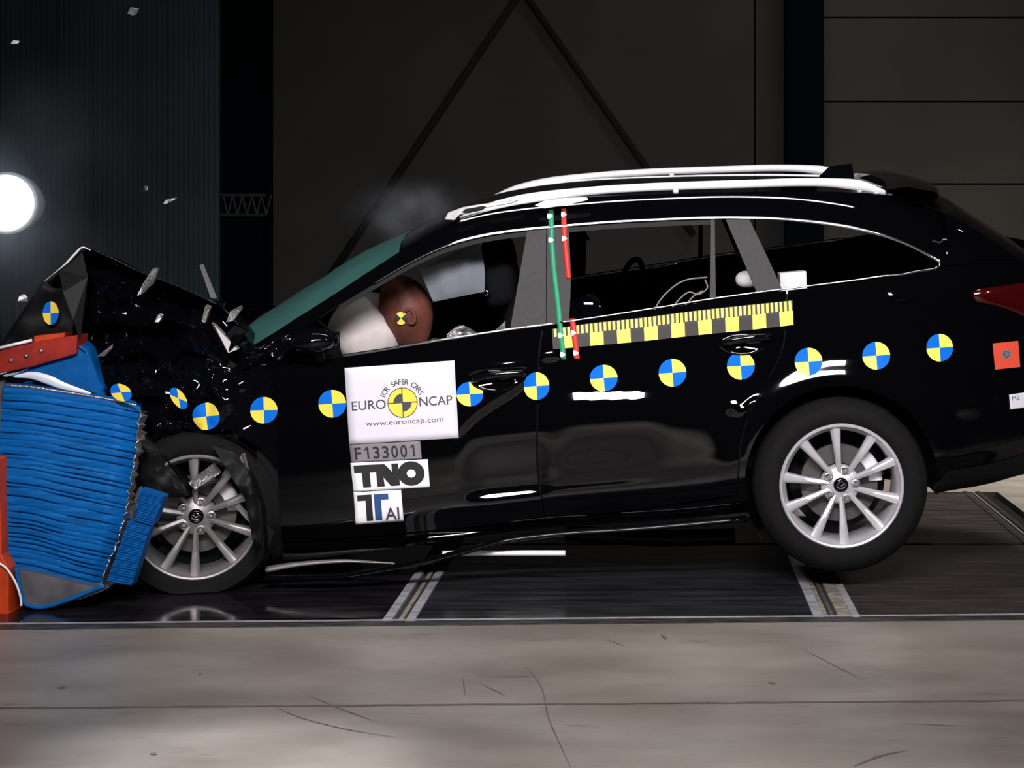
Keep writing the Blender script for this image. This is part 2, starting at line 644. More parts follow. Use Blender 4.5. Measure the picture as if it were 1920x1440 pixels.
slab('wall_backing', [(wx(-700), YW + .1), (wx(1545) + 6, YW + .1), (wx(1545) + 6, YW + .2), (wx(-700), YW + .2)], colm, 7, 7)
for name, a, c, lab in (('steel_column', 411, 494, 'black steel column left of the brown wall panels with a truss stub'), ('steel_column', 1476, 1545, 'black steel column behind the rear end of the roof rail')):
    b = MB()
    xa, xb = wx(a, YW - .3), wx(c, YW - .3)
    b.box((xa, YW - .3, 0), (xb, YW - .28, 7))
    b.box((xa, YW - .02, 0), (xb, YW, 7))
    b.box(((xa + xb) / 2 - .01, YW - .28, 0), ((xa + xb) / 2 + .01, YW - .02, 7))
    o = b.build(name, colm, smooth=False)
    o['kind'] = 'structure'
# truss bracket on the left column
b = MB()
Yt = YW - .34
for y in (366, 403):
    b.tube([W(412, y, Yt), W(498, y, Yt)], .010, 4)
for i in range(5):
    xx = 418 + i * 18
    b.tube([W(xx, 366, Yt), W(xx + 9, 403, Yt)], .006, 4)
    b.tube([W(xx + 18, 366, Yt), W(xx + 9, 403, Yt)], .006, 4)
o = b.build('lattice_bracket', trussm, smooth=False)
tag(o, 'small dim lattice truss bracket across the black column left of the windscreen', 'bracket')
for name, p, q, lab in (('brace_rod', (972, -10), (590, 560), 'dark diagonal wall brace running down left from the top centre'),
                        ('brace_rod', (984, -10), (1300, 440), 'dark diagonal wall brace running down right to the roof rail')):
    b = MB()
    b.tube([W(*p, YW - .05), W(*q, YW - .05)], .024, 8)
    o = b.build(name, bracem)
    tag(o, lab, 'brace', 'wall braces')

# ------------------------------------------------------------------ floodlight at the left edge
Yl = 9.3
lampbody = mat('lamp_housing_metal', (0.75, 0.78, 0.82), 0.45, 0.2)
lens = mat('lamp_lens_glow', (1, 1, 1), 0.3, emit=(0.86, 0.93, 1.0), es=22)
c = W(16, 381, Yl)
lamp = empty('floodlight', (c.x, c.y, 0), 'glaring round white floodlight on a stand at the left edge', 'lamp')
M = Matrix.Translation(c)
b = MB()
b.lathe([(.0, .30), (.08, .29), (.13, .2), (.165, .06), (.172, -.02), (.170, -.04), (.150, -.035), (.148, 0.0), (.146, .03)], M, 48)
b.build('housing', lampbody, lamp)
b = MB()
b.lathe([(.0, -.012), (.07, -.010), (.12, -.002), (.143, .012), (.143, .03), (0, .03)], M, 40)
b.build('lens', lens, lamp)
b = MB()
b.tube([(c.x, c.y + .12, 0), (c.x, c.y + .12, c.z - .12)], .02, 10)
for a in (0.3, 2.4, 4.5):
    b.tube([(c.x, c.y + .12, .45), (c.x + .45 * math.cos(a), c.y + .12 + .45 * math.sin(a), .01)], .012, 8)
b.build('stand', blackpl, lamp)

# ------------------------------------------------------------------ the car: surface of its near side
BELT = crv([(380, 700), (480, 690), (500, 688), (640, 668), (700, 659), (800, 643), (900, 627), (960, 618), (1040, 608), (1150, 592),
            (1250, 576), (1330, 563), (1400, 553), (1470, 544), (1550, 534), (1640, 522), (1700, 511), (1760, 500), (1830, 494), (1920, 494), (1990, 500)])
WTOP = crv([(480, 690), (500, 672), (560, 625), (620, 582), (700, 533), (760, 498), (830, 465), (900, 445), (970, 434), (1040, 427),
            (1150, 418), (1250, 413), (1340, 410), (1400, 410), (1480, 413), (1560, 422), (1620, 433), (1680, 450), (1730, 473), (1762, 492)])
ROOF = crv([(440, 668), (470, 650), (520, 620), (560, 594), (620, 556), (660, 530), (740, 478), (800, 441), (850, 417), (900, 400), (960, 386),
            (1030, 376), (1100, 370), (1200, 365), (1300, 362), (1400, 360), (1500, 359), (1580, 360), (1640, 363), (1690, 371), (1740, 386), (1790, 408),
            (1860, 452), (1920, 492), (1990, 540)])
BOT = crv([(440, 1030), (480, 1045), (520, 1050), (700, 1034), (900, 1006), (1000, 994), (1100, 986), (1300, 973), (1400, 962), (1500, 950), (1740, 925), (1775, 918), (1850, 905), (1920, 886), (1990, 872)])
PROF = crv([(-.02, .073), (0, .069), (.05, .060), (.10, .052), (.17, .045), (.24, .040), (.33, .032), (.40, .026), (.47, .020), (.58, .011),
            (.70, .004), (.79, .000), (.84, .002), (.90, .028), (.96, .052), (1.0, .074), (1.06, .11)])


# (centre x, centre y, half length, half width, slope angle, height): bumps shaped in to catch lamp highlights
GLINT_BUMPS = [(1374, 763, 13, 12, 0, .0075), (1402, 762, 26, 8, 38, .006), (1815, 764, 26, 15, 8, .011), (1524, 648, 44, 9, 27, .0034),
         (945, 688, 62, 9, 4, .0065), (1030, 668, 20, 7, 6, .005), (1800, 432, 42, 9, -30, .008), (1693, 440, 24, 6, -25, .004),
         (1868, 744, 10, 6, -40, .004), (1850, 590, 18, 7, 10, .006), (560, 700, 40, 6, 0, .004), (708, 484, 34, 5, 33, .004), (548, 617, 32, 5, 36, .004), (585, 604, 34, 4, 32, .003), (660, 548, 30, 5, 35, .003), (1690, 556, 30, 7, 3, .004)]
BUCK = crv([(840, 830), (880, 782), (920, 752), (960, 728), (1010, 690)])


def S(px, py):
    z = zof(py)
    be = BELT(px)
    if py >= be:
        t = (py - be) / (BOT(px) - be)
        s = PROF(min(1.06, t))
    else:
        dz = (be - py) / 490
        s = .069 + .20 * dz
        wt = min(WTOP(px), be) if px < 1770 else be - 60
        d2 = max(0, (wt - py) / 490)
        s += 5.0 * d2 * d2
    # plan curvature towards tail and nose
    s += .13 * max(0, (px - 1640) / 280) ** 2.2
    s += .10 * max(0, (520 - px) / 300) ** 2
    # flare over the rear wheel
    r = math.hypot(px - 1578, py - 905)
    s -= .028 * gauss(r, 185, 42) * sstep(1000, 860, py)
    # step and hollow in the rear door, shaped to place a lamp streak
    yy = py - (742 + (px - 1145) * -.02)
    k = math.exp(-(abs(px - 1142) / 100) ** 6) * .0107 + sstep(1000, 1070, px) * sstep(1420, 1330, px) * .002
    s -= k * max(0, min(1, (yy + 12) / 24)) * (1 - sstep(20, 190, yy))
    # crease kick in the lower front door, shaped to place a highlight
    yy = py - (934 - (px - 900) * .10)
    k = math.exp(-(abs(px - 950) / 72) ** 6) * .0203 + sstep(980, 1040, px) * sstep(1330, 1150, px) * .006
    s += k * (1 - max(0, min(1, (yy + 11) / 22))) * sstep(-120, -30, yy)
    # bumps added for their highlights, then the crash buckle in the front door
    for cx, cy, sx, sy, an, a in GLINT_BUMPS:
        if abs(px - cx) < 3 * sx and abs(py - cy) < 3 * sx:
            ca, sa = math.cos(math.radians(an)), math.sin(math.radians(an))
            du, dv = (px - cx) * ca - (py - cy) * sa, (px - cx) * sa + (py - cy) * ca
            s -= a * math.exp(-(abs(du) / sx) ** 3) * gauss(dv, 0, sy)
    if 840 < px < 1010 and 680 < py < 880:
        s -= .009 * gauss(py, BUCK(px), 9) * sstep(840, 880, px) * sstep(1010, 980, px)
    return s - .08 * (z - .6)


def P(px, py, off=0.0):
    """point on the near side surface, off metres proud of it"""
    return W(px, py, D0 + S(px, py) - off)


RN = Vector((0, 1, .08)).normalized()
RC = Vector((0, D0 + .90, .60))


def mir(p):
    p = Vector(p)
    return p - 2 * (p - RC).dot(RN) * RN


def cenpt(p):
    """project onto the car's plane of symmetry"""
    p = Vector(p)
    return p - (p - RC).dot(RN) * RN


car = empty('car', W(960, 1110, D0 + .9) * 1.0, 'black estate car with a crushed front and raised rear, pushed into the blue barrier', 'car')
car.location.z = 0
WL['car'] = Vector(car.location)
ARCHES = [((1578, 905), 181), ((372, 965), 168)]


def panel(name, L, R, T, B, nu, nv, mt, arch=None, off=0.0, skirt=.018, far=False, crump=None, parent=None, gap=1.6, rsnap=True):
    vs = []
    idx = {}
    inside = {}
    for i in range(nu + 1):
        for j in range(nv + 1):
            u, v = i / nu, j / nv
            py = (T(800) + B(800)) / 2
            px = 0.5 * (L(py) + R(py))
            for _ in range(12):
                py = T(px) + gap + (B(px) - T(px) - 2 * gap) * v
                px = L(py) + gap + (R(py) - L(py) - 2 * gap) * u
            ins = False
            if arch:
                (cx, cy), rad = arch
                r = math.hypot(px - cx, py - cy)
                if r < rad:
                    ins = True
            inside[(i, j)] = ins
            idx[(i, j)] = len(vs)
            vs.append([px, py])
    fs = []
    used = set()
    for i in range(nu):
        for j in range(nv):
            q = [(i, j), (i, j + 1), (i + 1, j + 1), (i + 1, j)]
            if sum(inside[k] for k in q) >= 3:
                continue
            fs.append([idx[k] for k in q])
            used.update(q)
    if arch:
        (cx, cy), rad = arch
        for k in used:
            p = vs[idx[k]]
            r = math.hypot(p[0] - cx, p[1] - cy)
            if inside[k]:
                p[0] = cx + (p[0] - cx) * rad / r
                p[1] = cy + (p[1] - cy) * rad / r
    pts = []
    for px, py in vs:
        w = P(px, py, off)
        if crump:
            w = w + crump(px, py)
        if far:
            w = mir(w)
        pts.append(w)
    me_v = pts
    bm = bmesh.new()
    bv = [bm.verts.new(p) for p in me_v]
    for f in fs:
        ids = f if not far else f[::-1]
        try:
            bm.faces.new([bv[i] for i in ids])
        except ValueError:
            pass
    left = set(bm.faces)          # keep only the largest connected piece
    best = set()
    while left:
        f0 = left.pop()
        comp, stack = {f0}, [f0]
        while stack:
            for e in stack.pop().edges:
                for g in e.link_faces:
                    if g in left:
                        left.discard(g)
                        comp.add(g)
                        stack.append(g)
        if len(comp) > len(best):
            best = comp
    bmesh.ops.delete(bm, geom=[f for f in bm.faces if f not in best], context='FACES_ONLY')
    loose = [v for v in bm.verts if not v.link_faces]
    bmesh.ops.delete(bm, geom=loose, context='VERTS')
    if skirt:
        be = [e for e in bm.edges if len(e.link_faces) == 1]
        r = bmesh.ops.extrude_edge_only(bm, edges=be)
        d = Vector((0, skirt, 0)) if not far else Vector((0, -skirt, 0))
        for v in r['geom']:
            if isinstance(v, bmesh.types.BMVert):
                v.co += d
    bm.normal_update()
    bm.verts.index_update()
    V = [v.co.copy() for v in bm.verts]
    FF = [[v.index for v in f.verts] for f in bm.faces]
    bm.free()
    return mesh_obj(name, V, FF, mt, parent or car, angle=35)


def const(v):
    return lambda _: v


DSEAM = crv([(600, 1020), (650, 1012), (760, 1008), (900, 1010), (985, 1024), (1060, 1030)])     # px as function of py
FDOOR = crv([(650, 500), (690, 502), (760, 515), (900, 520), (1000, 527), (1060, 530)])
RDOOR = crv([(530, 1476), (560, 1476), (600, 1474), (650, 1468), (690, 1452), (740, 1424), (780, 1404), (830, 1390), (900, 1384), (960, 1380)])
DBOT = crv([(440, 1018), (520, 1018), (700, 1006), (840, 993), (1063, 972), (1200, 955), (1325, 937), (1480, 915)])


def fender_crump(px, py):
    k = sstep(520, 400, px)
    n1 = noise.noise(Vector((px * .012, py * .012, 1.3)))
    n2 = noise.noise(Vector((px * .035, py * .03, 4.3)))
    r = abs(noise.noise(Vector((px * .02 + 3, py * .014, 9))))
    return Vector((0, k * (.05 * n1 + .022 * n2 + .05 * r), 0))


for far in (False, True):
    sfx = 1 if not far else 3
    fd = panel('front_door', FDOOR, DSEAM, BELT, DBOT, 60 // sfx, 60 // sfx, paint, far=far)
    rd = panel('rear_door', DSEAM, RDOOR, BELT, DBOT, 90 // sfx, 80 // sfx, paint, far=far, arch=ARCHES[0])
    qp = panel('rear_quarter_panel', RDOOR, const(1985), BELT, BOT, 120 // (1 if not far else 2), 96 // (1 if not far else 2), paint, far=far, arch=ARCHES[0])
    sp_ = panel('side_sill', FDOOR, const(1410), DBOT, BOT, 60 // sfx, 12, paint, far=far, arch=ARCHES[0], skirt=.05)
    fp = panel('front_fender', crv([(620, 300), (700, 250), (800, 240), (860, 320), (900, 400), (1060, 400)]), FDOOR, crv([(200, 640), (300, 655), (400, 672), (460, 682), (500, 688), (560, 690)]), BOT,
               60, 80, crush, far=far, arch=ARCHES[1], crump=fender_crump)
    if not far:
        front_door, rear_door, quarter = fd, rd, qp

# side window frame: roof edge down to the window opening (A-pillar, cantrail, tail pillar)
for far in (False, True):
    q = 1 if not far else 2
    panel('roof_side_frame', const(452), const(1762), ROOF, crv([(440, 700), (452, 694), (480, 686)] + [(x, WTOP(x)) for x in range(500, 1762, 20)] + [(1762, 496)]),
          160 // q, 12, paint, far=far, gap=0, skirt=.03)
    panel('tail_pillar', const(1760), const(1985), ROOF, BELT, 30 // q, 16, paint, far=far, gap=0, skirt=.03)
    # pillars between the windows
    panel('centre_pillar', crv([(424, 990), (620, 956)]), crv([(424, 1024), (620, 1024)]), WTOP, BELT, 4, 20, pillar, far=far, gap=0, skirt=.03)
    panel('centre_pillar', crv([(424, 1026), (620, 1025)]), crv([(424, 1066), (520, 1070), (620, 1066)]), WTOP, BELT, 4, 20, pillar, far=far, gap=0, skirt=.03, off=.002)
    panel('rear_pillar', crv([(405, 1358), (480, 1390), (560, 1424)]), crv([(405, 1402), (480, 1438), (560, 1474)]), WTOP, BELT, 5, 20, pillar, far=far, gap=0, skirt=.03)
    panel('window_divider', crv([(405, 1332), (560, 1331)]), crv([(405, 1340), (560, 1342)]), WTOP, BELT, 2, 20, pillar, far=far, gap=0, skirt=.02)
    # rear glazing: small fixed pane and cargo pane
    panel('cargo_window', crv([(405, 1404), (480, 1440), (560, 1476)]), const(1757), WTOP, BELT, 24, 12, glassdark, far=far, gap=2, skirt=0, off=-.006)
    # black rubber strips inside the window openings
    panel('window_seal', const(640), const(1335), WTOP, lambda x: WTOP(x) + 11, 60, 2, blackpl, far=far, gap=0, skirt=.02, off=-.004)

# inner shell that closes the shut lines
for far in (False, True):
    o = panel('inner_shell', const(480), const(1980), lambda x: BELT(x) + 6, lambda x: BOT(x) - 10, 80, 30, blackpl, far=far, arch=((1578, 905), 186), off=-.03, skirt=0)

# chrome window surround
def curve3(pts, off=0.0, n=60):
    f = crv(pts)
    x0, x1 = pts[0][0], pts[-1][0]
    return [P(x0 + (x1 - x0) * i / n, f(x0 + (x1 - x0) * i / n), off) for i in range(n + 1)]


def closed_curve(pts, n=200):
    """points along a parametric px loop"""
    k = len(pts)
    cx = crv([(i, p[0]) for i, p in enumerate(pts)])
    cy = crv([(i, p[1]) for i, p in enumerate(pts)])
    return [(cx(i * (k - 1) / n), cy(i * (k - 1) / n)) for i in range(n + 1)]


for far in (False, True):
    tp = [(x, WTOP(x) - 1) for x in range(700, 1700, 40)] + [(1700, 457), (1735, 475), (1757, 488), (1762, 496), (1752, 504), (1720, 509), (1690, 515)]
    bp_ = [(x, BELT(x) - 2) for x in range(1650, 1020, -40)]
    pp = closed_curve(tp + bp_, 260)
    b = MB()
    pts = [P(x, y, .004) for x, y in pp]
    if far:
        pts = [mir(p) for p in pts]
    b.tube(pts, .0048, 6, rf=lambda t: .8 + 1.1 * gauss(t, .505, .09))
    pts = [P(x, y, .004) for x, y in closed_curve([(x, BELT(x) - 1) for x in range(640, 1041, 40)], 60)]
    if far:
        pts = [mir(p) for p in pts]
    b.tube(pts, .0055, 6)
    b.build('window_trim', chrome, car)

# ------------------------------------------------------------------ roof skin, tailgate and windscreen
def loft(name, x0, x1, n, mt, crown, fwd=0.0, inner=0.0, m=24, crump=None, parent=None, edge=None):
    b = MB()
    rows_ = []
    for i in range(n + 1):
        px = x0 + (x1 - x0) * i / n
        a = P(px, (edge or ROOF)(px)) + Vector((0, inner, 0))
        z = mir(a)
        c = cenpt(a)
        row = []
        cr = crown(px) if callable(crown) else crown
        fw = fwd(px) if callable(fwd) else fwd
        for j in range(m + 1):
            s = j / m
            k = 1 - abs(2 * s - 1) ** 2.6
            p = a.lerp(z, s) + Vector((-fw * k, 0, cr * k))
            if crump:
                p += crump(px, s)
            row.append(p)
        rows_.append(row)
    b.grid(rows_)
    return b.build(name, mt, parent or car)


loft('roof', 750, 1750, 66, paint, lambda x: .024 + .012 * sstep(850, 750, x), lambda x: .035 * sstep(950, 750, x))
loft('tailgate', 1750, 1985, 14, paint, .05, -.05)
ws = loft('windscreen', 452, 748, 24, glass_teal, lambda x: .05 - .014 * sstep(650, 748, x), lambda x: .085 - .05 * sstep(650, 748, x),
          crump=lambda px, s: Vector((0, 0, .006 * noise.noise(Vector((px * .03, s * 12, 2))))))
loft('underbody', 500, 1400, 20, blackpl, -.02, edge=lambda x: BOT(x) - 6, inner=.05)

# roof rails
RAIL = crv([(862, 409), (900, 396), (960, 381), (1030, 368), (1100, 359), (1200, 352), (1300, 348), (1400, 345), (1500, 342), (1560, 343), (1620, 350), (1672, 366)])
for far in (False, True):
    b = MB()
    pts = [W(x, RAIL(x), D0 + S(x, ROOF(x)) + .045) for x in [862 + 810 * i / 80 for i in range(81)]]
    if far:
        pts = [mir(p) for p in pts]
    b.tube(pts, .0165, 12, flat=.9, rf=lambda t: .3 + .7 * min(1, t / .07, (1 - t) / .08) + .55 * gauss(t, .14, .10) + .4 * gauss(t, .93, .06))
    # rear and front feet
    for t in (3, 6, 40, 74, 77):
        p = pts[t]
        b.tube([p, p - Vector((0, 0, .035))], .012, 8, flat=1)
    b.build('roof_rail', silver, car)
b = MB()
b.prism([(833, 412), (840, 398), (868, 388), (905, 382), (975, 374), (960, 381), (905, 391), (900, 395), (880, 399), (862, 403), (852, 413)], D0 + .06, D0 + .09)
bevel(b.build('rail_foot_cover', steel, car, smooth=False), .002)
b = MB()
b.prism([(866, 398), (872, 392), (905, 386), (912, 388), (904, 394), (878, 400)], D0 + .055, D0 + .08)
b.build('rail_foot_slot', blackpl, car, smooth=False)
# clip at the tape tops
b = MB()
b.prism([(1002, 385), (1022, 376), (1060, 371), (1100, 370), (1103, 375), (1070, 383), (1020, 391)], D0 + .03, D0 + .06)
bevel(b.build('roof_clip', silver, car, smooth=False), .003)

# fin aerial, spoiler
b = MB()
b.prism([(1533, 332), (1545, 322), (1556, 312), (1598, 306), (1602, 334), (1600, 345), (1530, 342)], D0 + .92, D0 + .96)
bevel(b.build('aerial_fin', glossbl, car, smooth=False), .008, 3)
b = MB()
rows_ = []
for i in range(25):
    s = i / 24
    row = []
    for (px, py) in ((1660, 356), (1700, 350), (1752, 360), (1760, 366), (1757, 376), (1735, 383), (1690, 384), (1664, 374)):
        a = W(px, py, D0 + .16)
        z = mir(a)
        k = 1 - abs(2 * s - 1) ** 2.6
        row.append(a.lerp(z, s) + Vector((.05 * k, 0, .02 * k)))
    rows_.append(row)
b.grid(rows_, close=True)
b.build('roof_spoiler', glossbl, car, angle=40)

# rear face, bumper lower, tail lamp
b = MB()
rows_ = []
for i in range(17):
    py = 490 + (880 - 490) * i / 16
    a = P(1984, py)
    z = mir(a)
    rows_.append([a.lerp(z, s / 12) + Vector((.10 * (1 - abs(s / 6 - 1) ** 3), 0, 0)) for s in range(13)])
b.grid(rows_)
b.build('rear_bumper', paint, car)
b = MB()
prof = [(1822, 548), (1840, 541), (1880, 536), (1920, 530), (1985, 528), (1985, 604), (1925, 596), (1895, 583), (1860, 572), (1830, 566)]
rows_ = []
for off in (.002, .012, .016):
    sc_ = {.002: 1, .012: .94, .016: .7}[off]
    cx, cy = 1910, 565
    rows_.append([P(cx + (x - cx) * sc_, cy + (y - cy) * sc_, off) for x, y in prof])
b.grid(rows_, close=True)
k = len(b.v)
b.add([P(1910, 565, .017)], [])
n0 = len(prof) * 2
for i in range(len(prof)):
    b.f.append((n0 + i, n0 + (i + 1) % len(prof), k))
    b.m.append(0)
b.build('tail_lamp', tail, car)
# dark lower diffuser under the bumper corner
b = MB()
rows_ = []
for i in range(21):
    px = 1752 + 233 * i / 20
    rows_.append([P(px, y, o_) for y, o_ in ((BOT(px) - 30 * sstep(1750, 1775, px) - 4, .004), (BOT(px) - 12, .010), (BOT(px), .004), (BOT(px) + 3, -.03), (BOT(px) - 2, -.25))])
b.grid(rows_)
b.build('bumper_lower_trim', blackpl, car)


# wheel arch liners
def liner(cx, cy, rad, far, name='wheel_arch_liner'):
    b = MB()
    rows_ = []
    for i in range(33):
        a = math.radians(-128 + 226 * i / 32)
        row = []
        for d, rr in ((.03, rad), (.10, rad), (.24, rad), (.28, rad * .9), (.29, rad * .5), (.29, 1)):
            p = W(cx + rr * math.sin(a), cy - rr * math.cos(a), D0 + .02)
            p.y += d
            row.append(mir(p) if far else p)
        rows_.append(row)
    b.grid(rows_)
    return b.build(name, blackpl, car)


for far in (False, True):
    liner(1578, 905, 184, far)
    liner(372, 965, 150, far)


# ------------------------------------------------------------------ wheels
def wheel(cpx, cpy, R, far=False, turn=0.0, rot=0.0, dusty=False, flat=False, inset=.02, rimR=.238):
    c = W(cpx, cpy, D0 + inset)
    if far:
        c = mir(c)
        if c.z < R and flat:
            c.z = R
    hd = Matrix.Rotation(math.pi if far else 0, 4, 'Z')
    M = Matrix.Translation(c) @ hd @ Matrix.Rotation(turn, 4, 'Z') @ Matrix.Rotation(rot, 4, 'Y')
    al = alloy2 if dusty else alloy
    b = MB()
    g = .008
    prof = [(rimR - .004, .005), (rimR + .006, -.008), (rimR + .03, -.014), (rimR + .06, -.012), (R - .028, -.002), (R - .012, .012), (R - .003, .028), (R, .045),
            (R, .075), (R - g, .078), (R - g, .085), (R, .088), (R, .115), (R - g, .118), (R - g, .125), (R, .128), (R, .165), (R - .004, .182), (R - .02, .20), (rimR + .05, .215), (rimR, .21)]
    b.lathe(prof, M, 72)
    if flat:
        for v in b.v:
            if v.z < .004:
                v.z = .004
                v.y += -.012 if v.y < c.y + .1 and not far else 0
    ty = b.build('wheel', rubber, car, angle=50)
    # rim barrel and lip
    b = MB()
    r = rimR
    b.lathe([(r + .002, .006), (r + .001, -.008), (r - .004, -.012), (r - .010, -.010), (r - .013, .002), (r - .022, .012), (r - .026, .03), (r - .030, .05), (r - .028, .16), (r, .20)], M, 72)
    # spokes: narrow at the hub, wide at the lip
    offs = [-6, 33, 65, 104, 137, 177, 207, 247, 278, 318]
    for a in offs:
        A = M @ Matrix.Rotation(math.radians(a), 4, 'Y')
        secs = []
        N = 9
        for i in range(N + 1):
            t = i / N
            rad = .045 + t * (r - .012 - .045)
            wd_ = .0105 + .0125 * t ** 1.6
            y = .010 + .022 * (1 - t) ** 1.5 - .016 * math.sin(math.pi * t) * .3
            if t > .85:
                y -= .006 * (t - .85) / .15
            secs.append([Vector((-wd_, y + .012, rad)), Vector((-wd_ * .8, y + .002, rad)), Vector((-wd_ * .15, y - .004, rad)), Vector((wd_ * .75, y, rad)), Vector((wd_, y + .012, rad)),
                         Vector((wd_ * .6, y + .035, rad)), Vector((-wd_ * .6, y + .035, rad))])
        b.grid([[A @ p for p in s_] for s_ in secs], close=True)
    # hub disc
    b.lathe([(0, .022), (.030, .022), (.036, .026), (.050, .030), (.068, .036), (.076, .045), (.076, .07)], M, 40)
    rim = b.build('rim', al, ty, angle=45)
    b = MB()
    b.lathe([(0, .014), (.020, .014), (.026, .017), (.029, .022)], M, 32)
    cap = b.build('centre_cap', glossbl, ty)
    b = MB()   # winged oval emblem
    Mi = M @ Matrix.Rotation(-rot, 4, 'Y')
    b.tube([Mi @ Vector((.016 * math.sin(q * math.pi / 12), .0125, .013 * math.cos(q * math.pi / 12))) for q in range(25)], .0013, 6)
    b.tube([Mi @ Vector(p) for p in ((-.015, .0125, .004), (-.008, .0125, .005), (0, .0125, -.005), (.008, .0125, .005), (.015, .0125, .004))], .0012, 6)
    b.build('emblem', chrome, ty)
    for k in range(5):
        A = M @ Matrix.Rotation(math.radians(14 + 72 * k), 4, 'Y') @ Matrix.Translation((0, 0, .056))
        b = MB()
        b.lathe([(0, .016), (.006, .016), (.0095, .019), (.0095, .035)], A, 6)
        b.lathe([(.017, .034), (.017, .026), (.013, .025), (.013, .034)], A, 20)
        b.build('lug_nut', steel, ty, angle=40)
    b = MB()
    b.lathe([(.05, .095), (.075, .095), (.078, .088), (.150, .088), (.152, .098), (.05, .11)], M, 48)
    b.lathe([(r - .05, .17), (0, .17)], M, 40, 1)
    b.build('brake_disc', [disc_m, blackpl], ty, angle=40)
    b = MB()
    rows_ = []
    for i in range(9):
        a = math.radians(38 + 48 * i / 8)
        rows_.append([Mi @ Vector((rr * math.sin(a), y, rr * math.cos(a))) for rr, y in ((.115, .075), (.160, .070), (.168, .08), (.168, .12), (.11, .12))])
    b.grid(rows_, close=True)
    bevel(b.build('brake_caliper', silver, ty, smooth=False), .003)
    return ty


wheel(1578, 911, .337, inset=.015)
wheel(1578, 911, .337, far=True, inset=.015)
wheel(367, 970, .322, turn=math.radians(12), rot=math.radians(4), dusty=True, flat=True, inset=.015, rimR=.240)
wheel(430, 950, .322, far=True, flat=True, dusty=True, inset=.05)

# ------------------------------------------------------------------ crushed front
def crumpled(name, outline_top, depth0, depth1, n, m, amp, mt, sc=3.0, seed=0, th=.004, far_rise=.08, fold=.6, parent=None, drop=0.0):
    """sheet following a px profile, running in depth, with creases"""
    cx = crv([(i, p[0]) for i, p in enumerate(outline_top)])
    cy = crv([(i, p[1]) for i, p in enumerate(outline_top)])
    k = len(outline_top) - 1
    b = MB()
    rows_ = []
    for i in range(n + 1):
        t = i * k / n
        t0 = min(int(t), k - 1)
        f = t - t0
        lx = outline_top[t0][0] * (1 - f) + outline_top[t0 + 1][0] * f
        ly = outline_top[t0][1] * (1 - f) + outline_top[t0 + 1][1] * f
        px = fold * lx + (1 - fold) * cx(t)
        py = fold * ly + (1 - fold) * cy(t)
        base = W(px, py, D0)
        row = []
        for j in range(m + 1):
            d = depth0 + (depth1 - depth0) * j / m
            p = base + Vector((0, d, far_rise * d - drop * d * d))
            q = Vector((p.x * sc, p.y * sc, p.z * sc + seed))
            e = 0.25 if j == 0 else 1
            p += Vector((noise.noise(q + Vector((7, 0, 0))), noise.noise(q + Vector((0, 9, 0))) * .6, noise.noise(q) + (abs(noise.noise(q * 1.7)) - .25))) * amp * e
            row.append(p)
        rows_.append(row)
    b.grid(rows_)
    o = b.build(name, mt, parent or car, angle=30)
    s = o.modifiers.new('thickness', 'SOLIDIFY')
    s.thickness = th
    return o


crumpled('bonnet', [(462, 640), (440, 604), (408, 570), (335, 536), (240, 500), (180, 471), (154, 464), (133, 484), (110, 505), (84, 528)], .03, 1.0, 46, 30, .03, crush, seed=3.1, far_rise=-.16, drop=.25)
# front edge of the bonnet hanging down behind the barrier top, carries a target
b = MB()
N = 14
edge_l = crv([(0, -6), (.4, 30), (.75, 60), (1, 80)])
rows_ = []
for i in range(N + 1):
    v = i / N
    row = []
    for j in range(N + 1):
        u = j / N
        tl, tr, bl, br = (80, 528), (150, 560), (-12, 665), (165, 700)
        px = (tl[0] * (1 - u) + tr[0] * u) * (1 - v) + (bl[0] * (1 - u) + br[0] * u) * v
        py = (tl[1] * (1 - u) + tr[1] * u) * (1 - v) + (bl[1] * (1 - u) + br[1] * u) * v
        row.append(W(px, py, 6.66 + .05 * u + .012 * noise.noise(Vector((px * .03, py * .03, 5)))))
    rows_.append(row)
b.grid(rows_)
o = b.build('bonnet_front_edge', blackpl, car)
o.modifiers.new('thickness', 'SOLIDIFY').thickness = .004
# folded facet of the bonnet at its peak, catching some light
b = MB()
b.add([W(110, 506, 6.50), W(153, 465, 6.53), W(165, 520, 6.50), W(150, 640, 6.46), W(137, 600, 6.45), W(118, 548, 6.46)], [(0, 1, 2, 5), (5, 2, 3, 4)])
o = b.build('bonnet_fold', blackpl, car, smooth=False)
o.modifiers.new('thickness', 'SOLIDIFY').thickness = .004


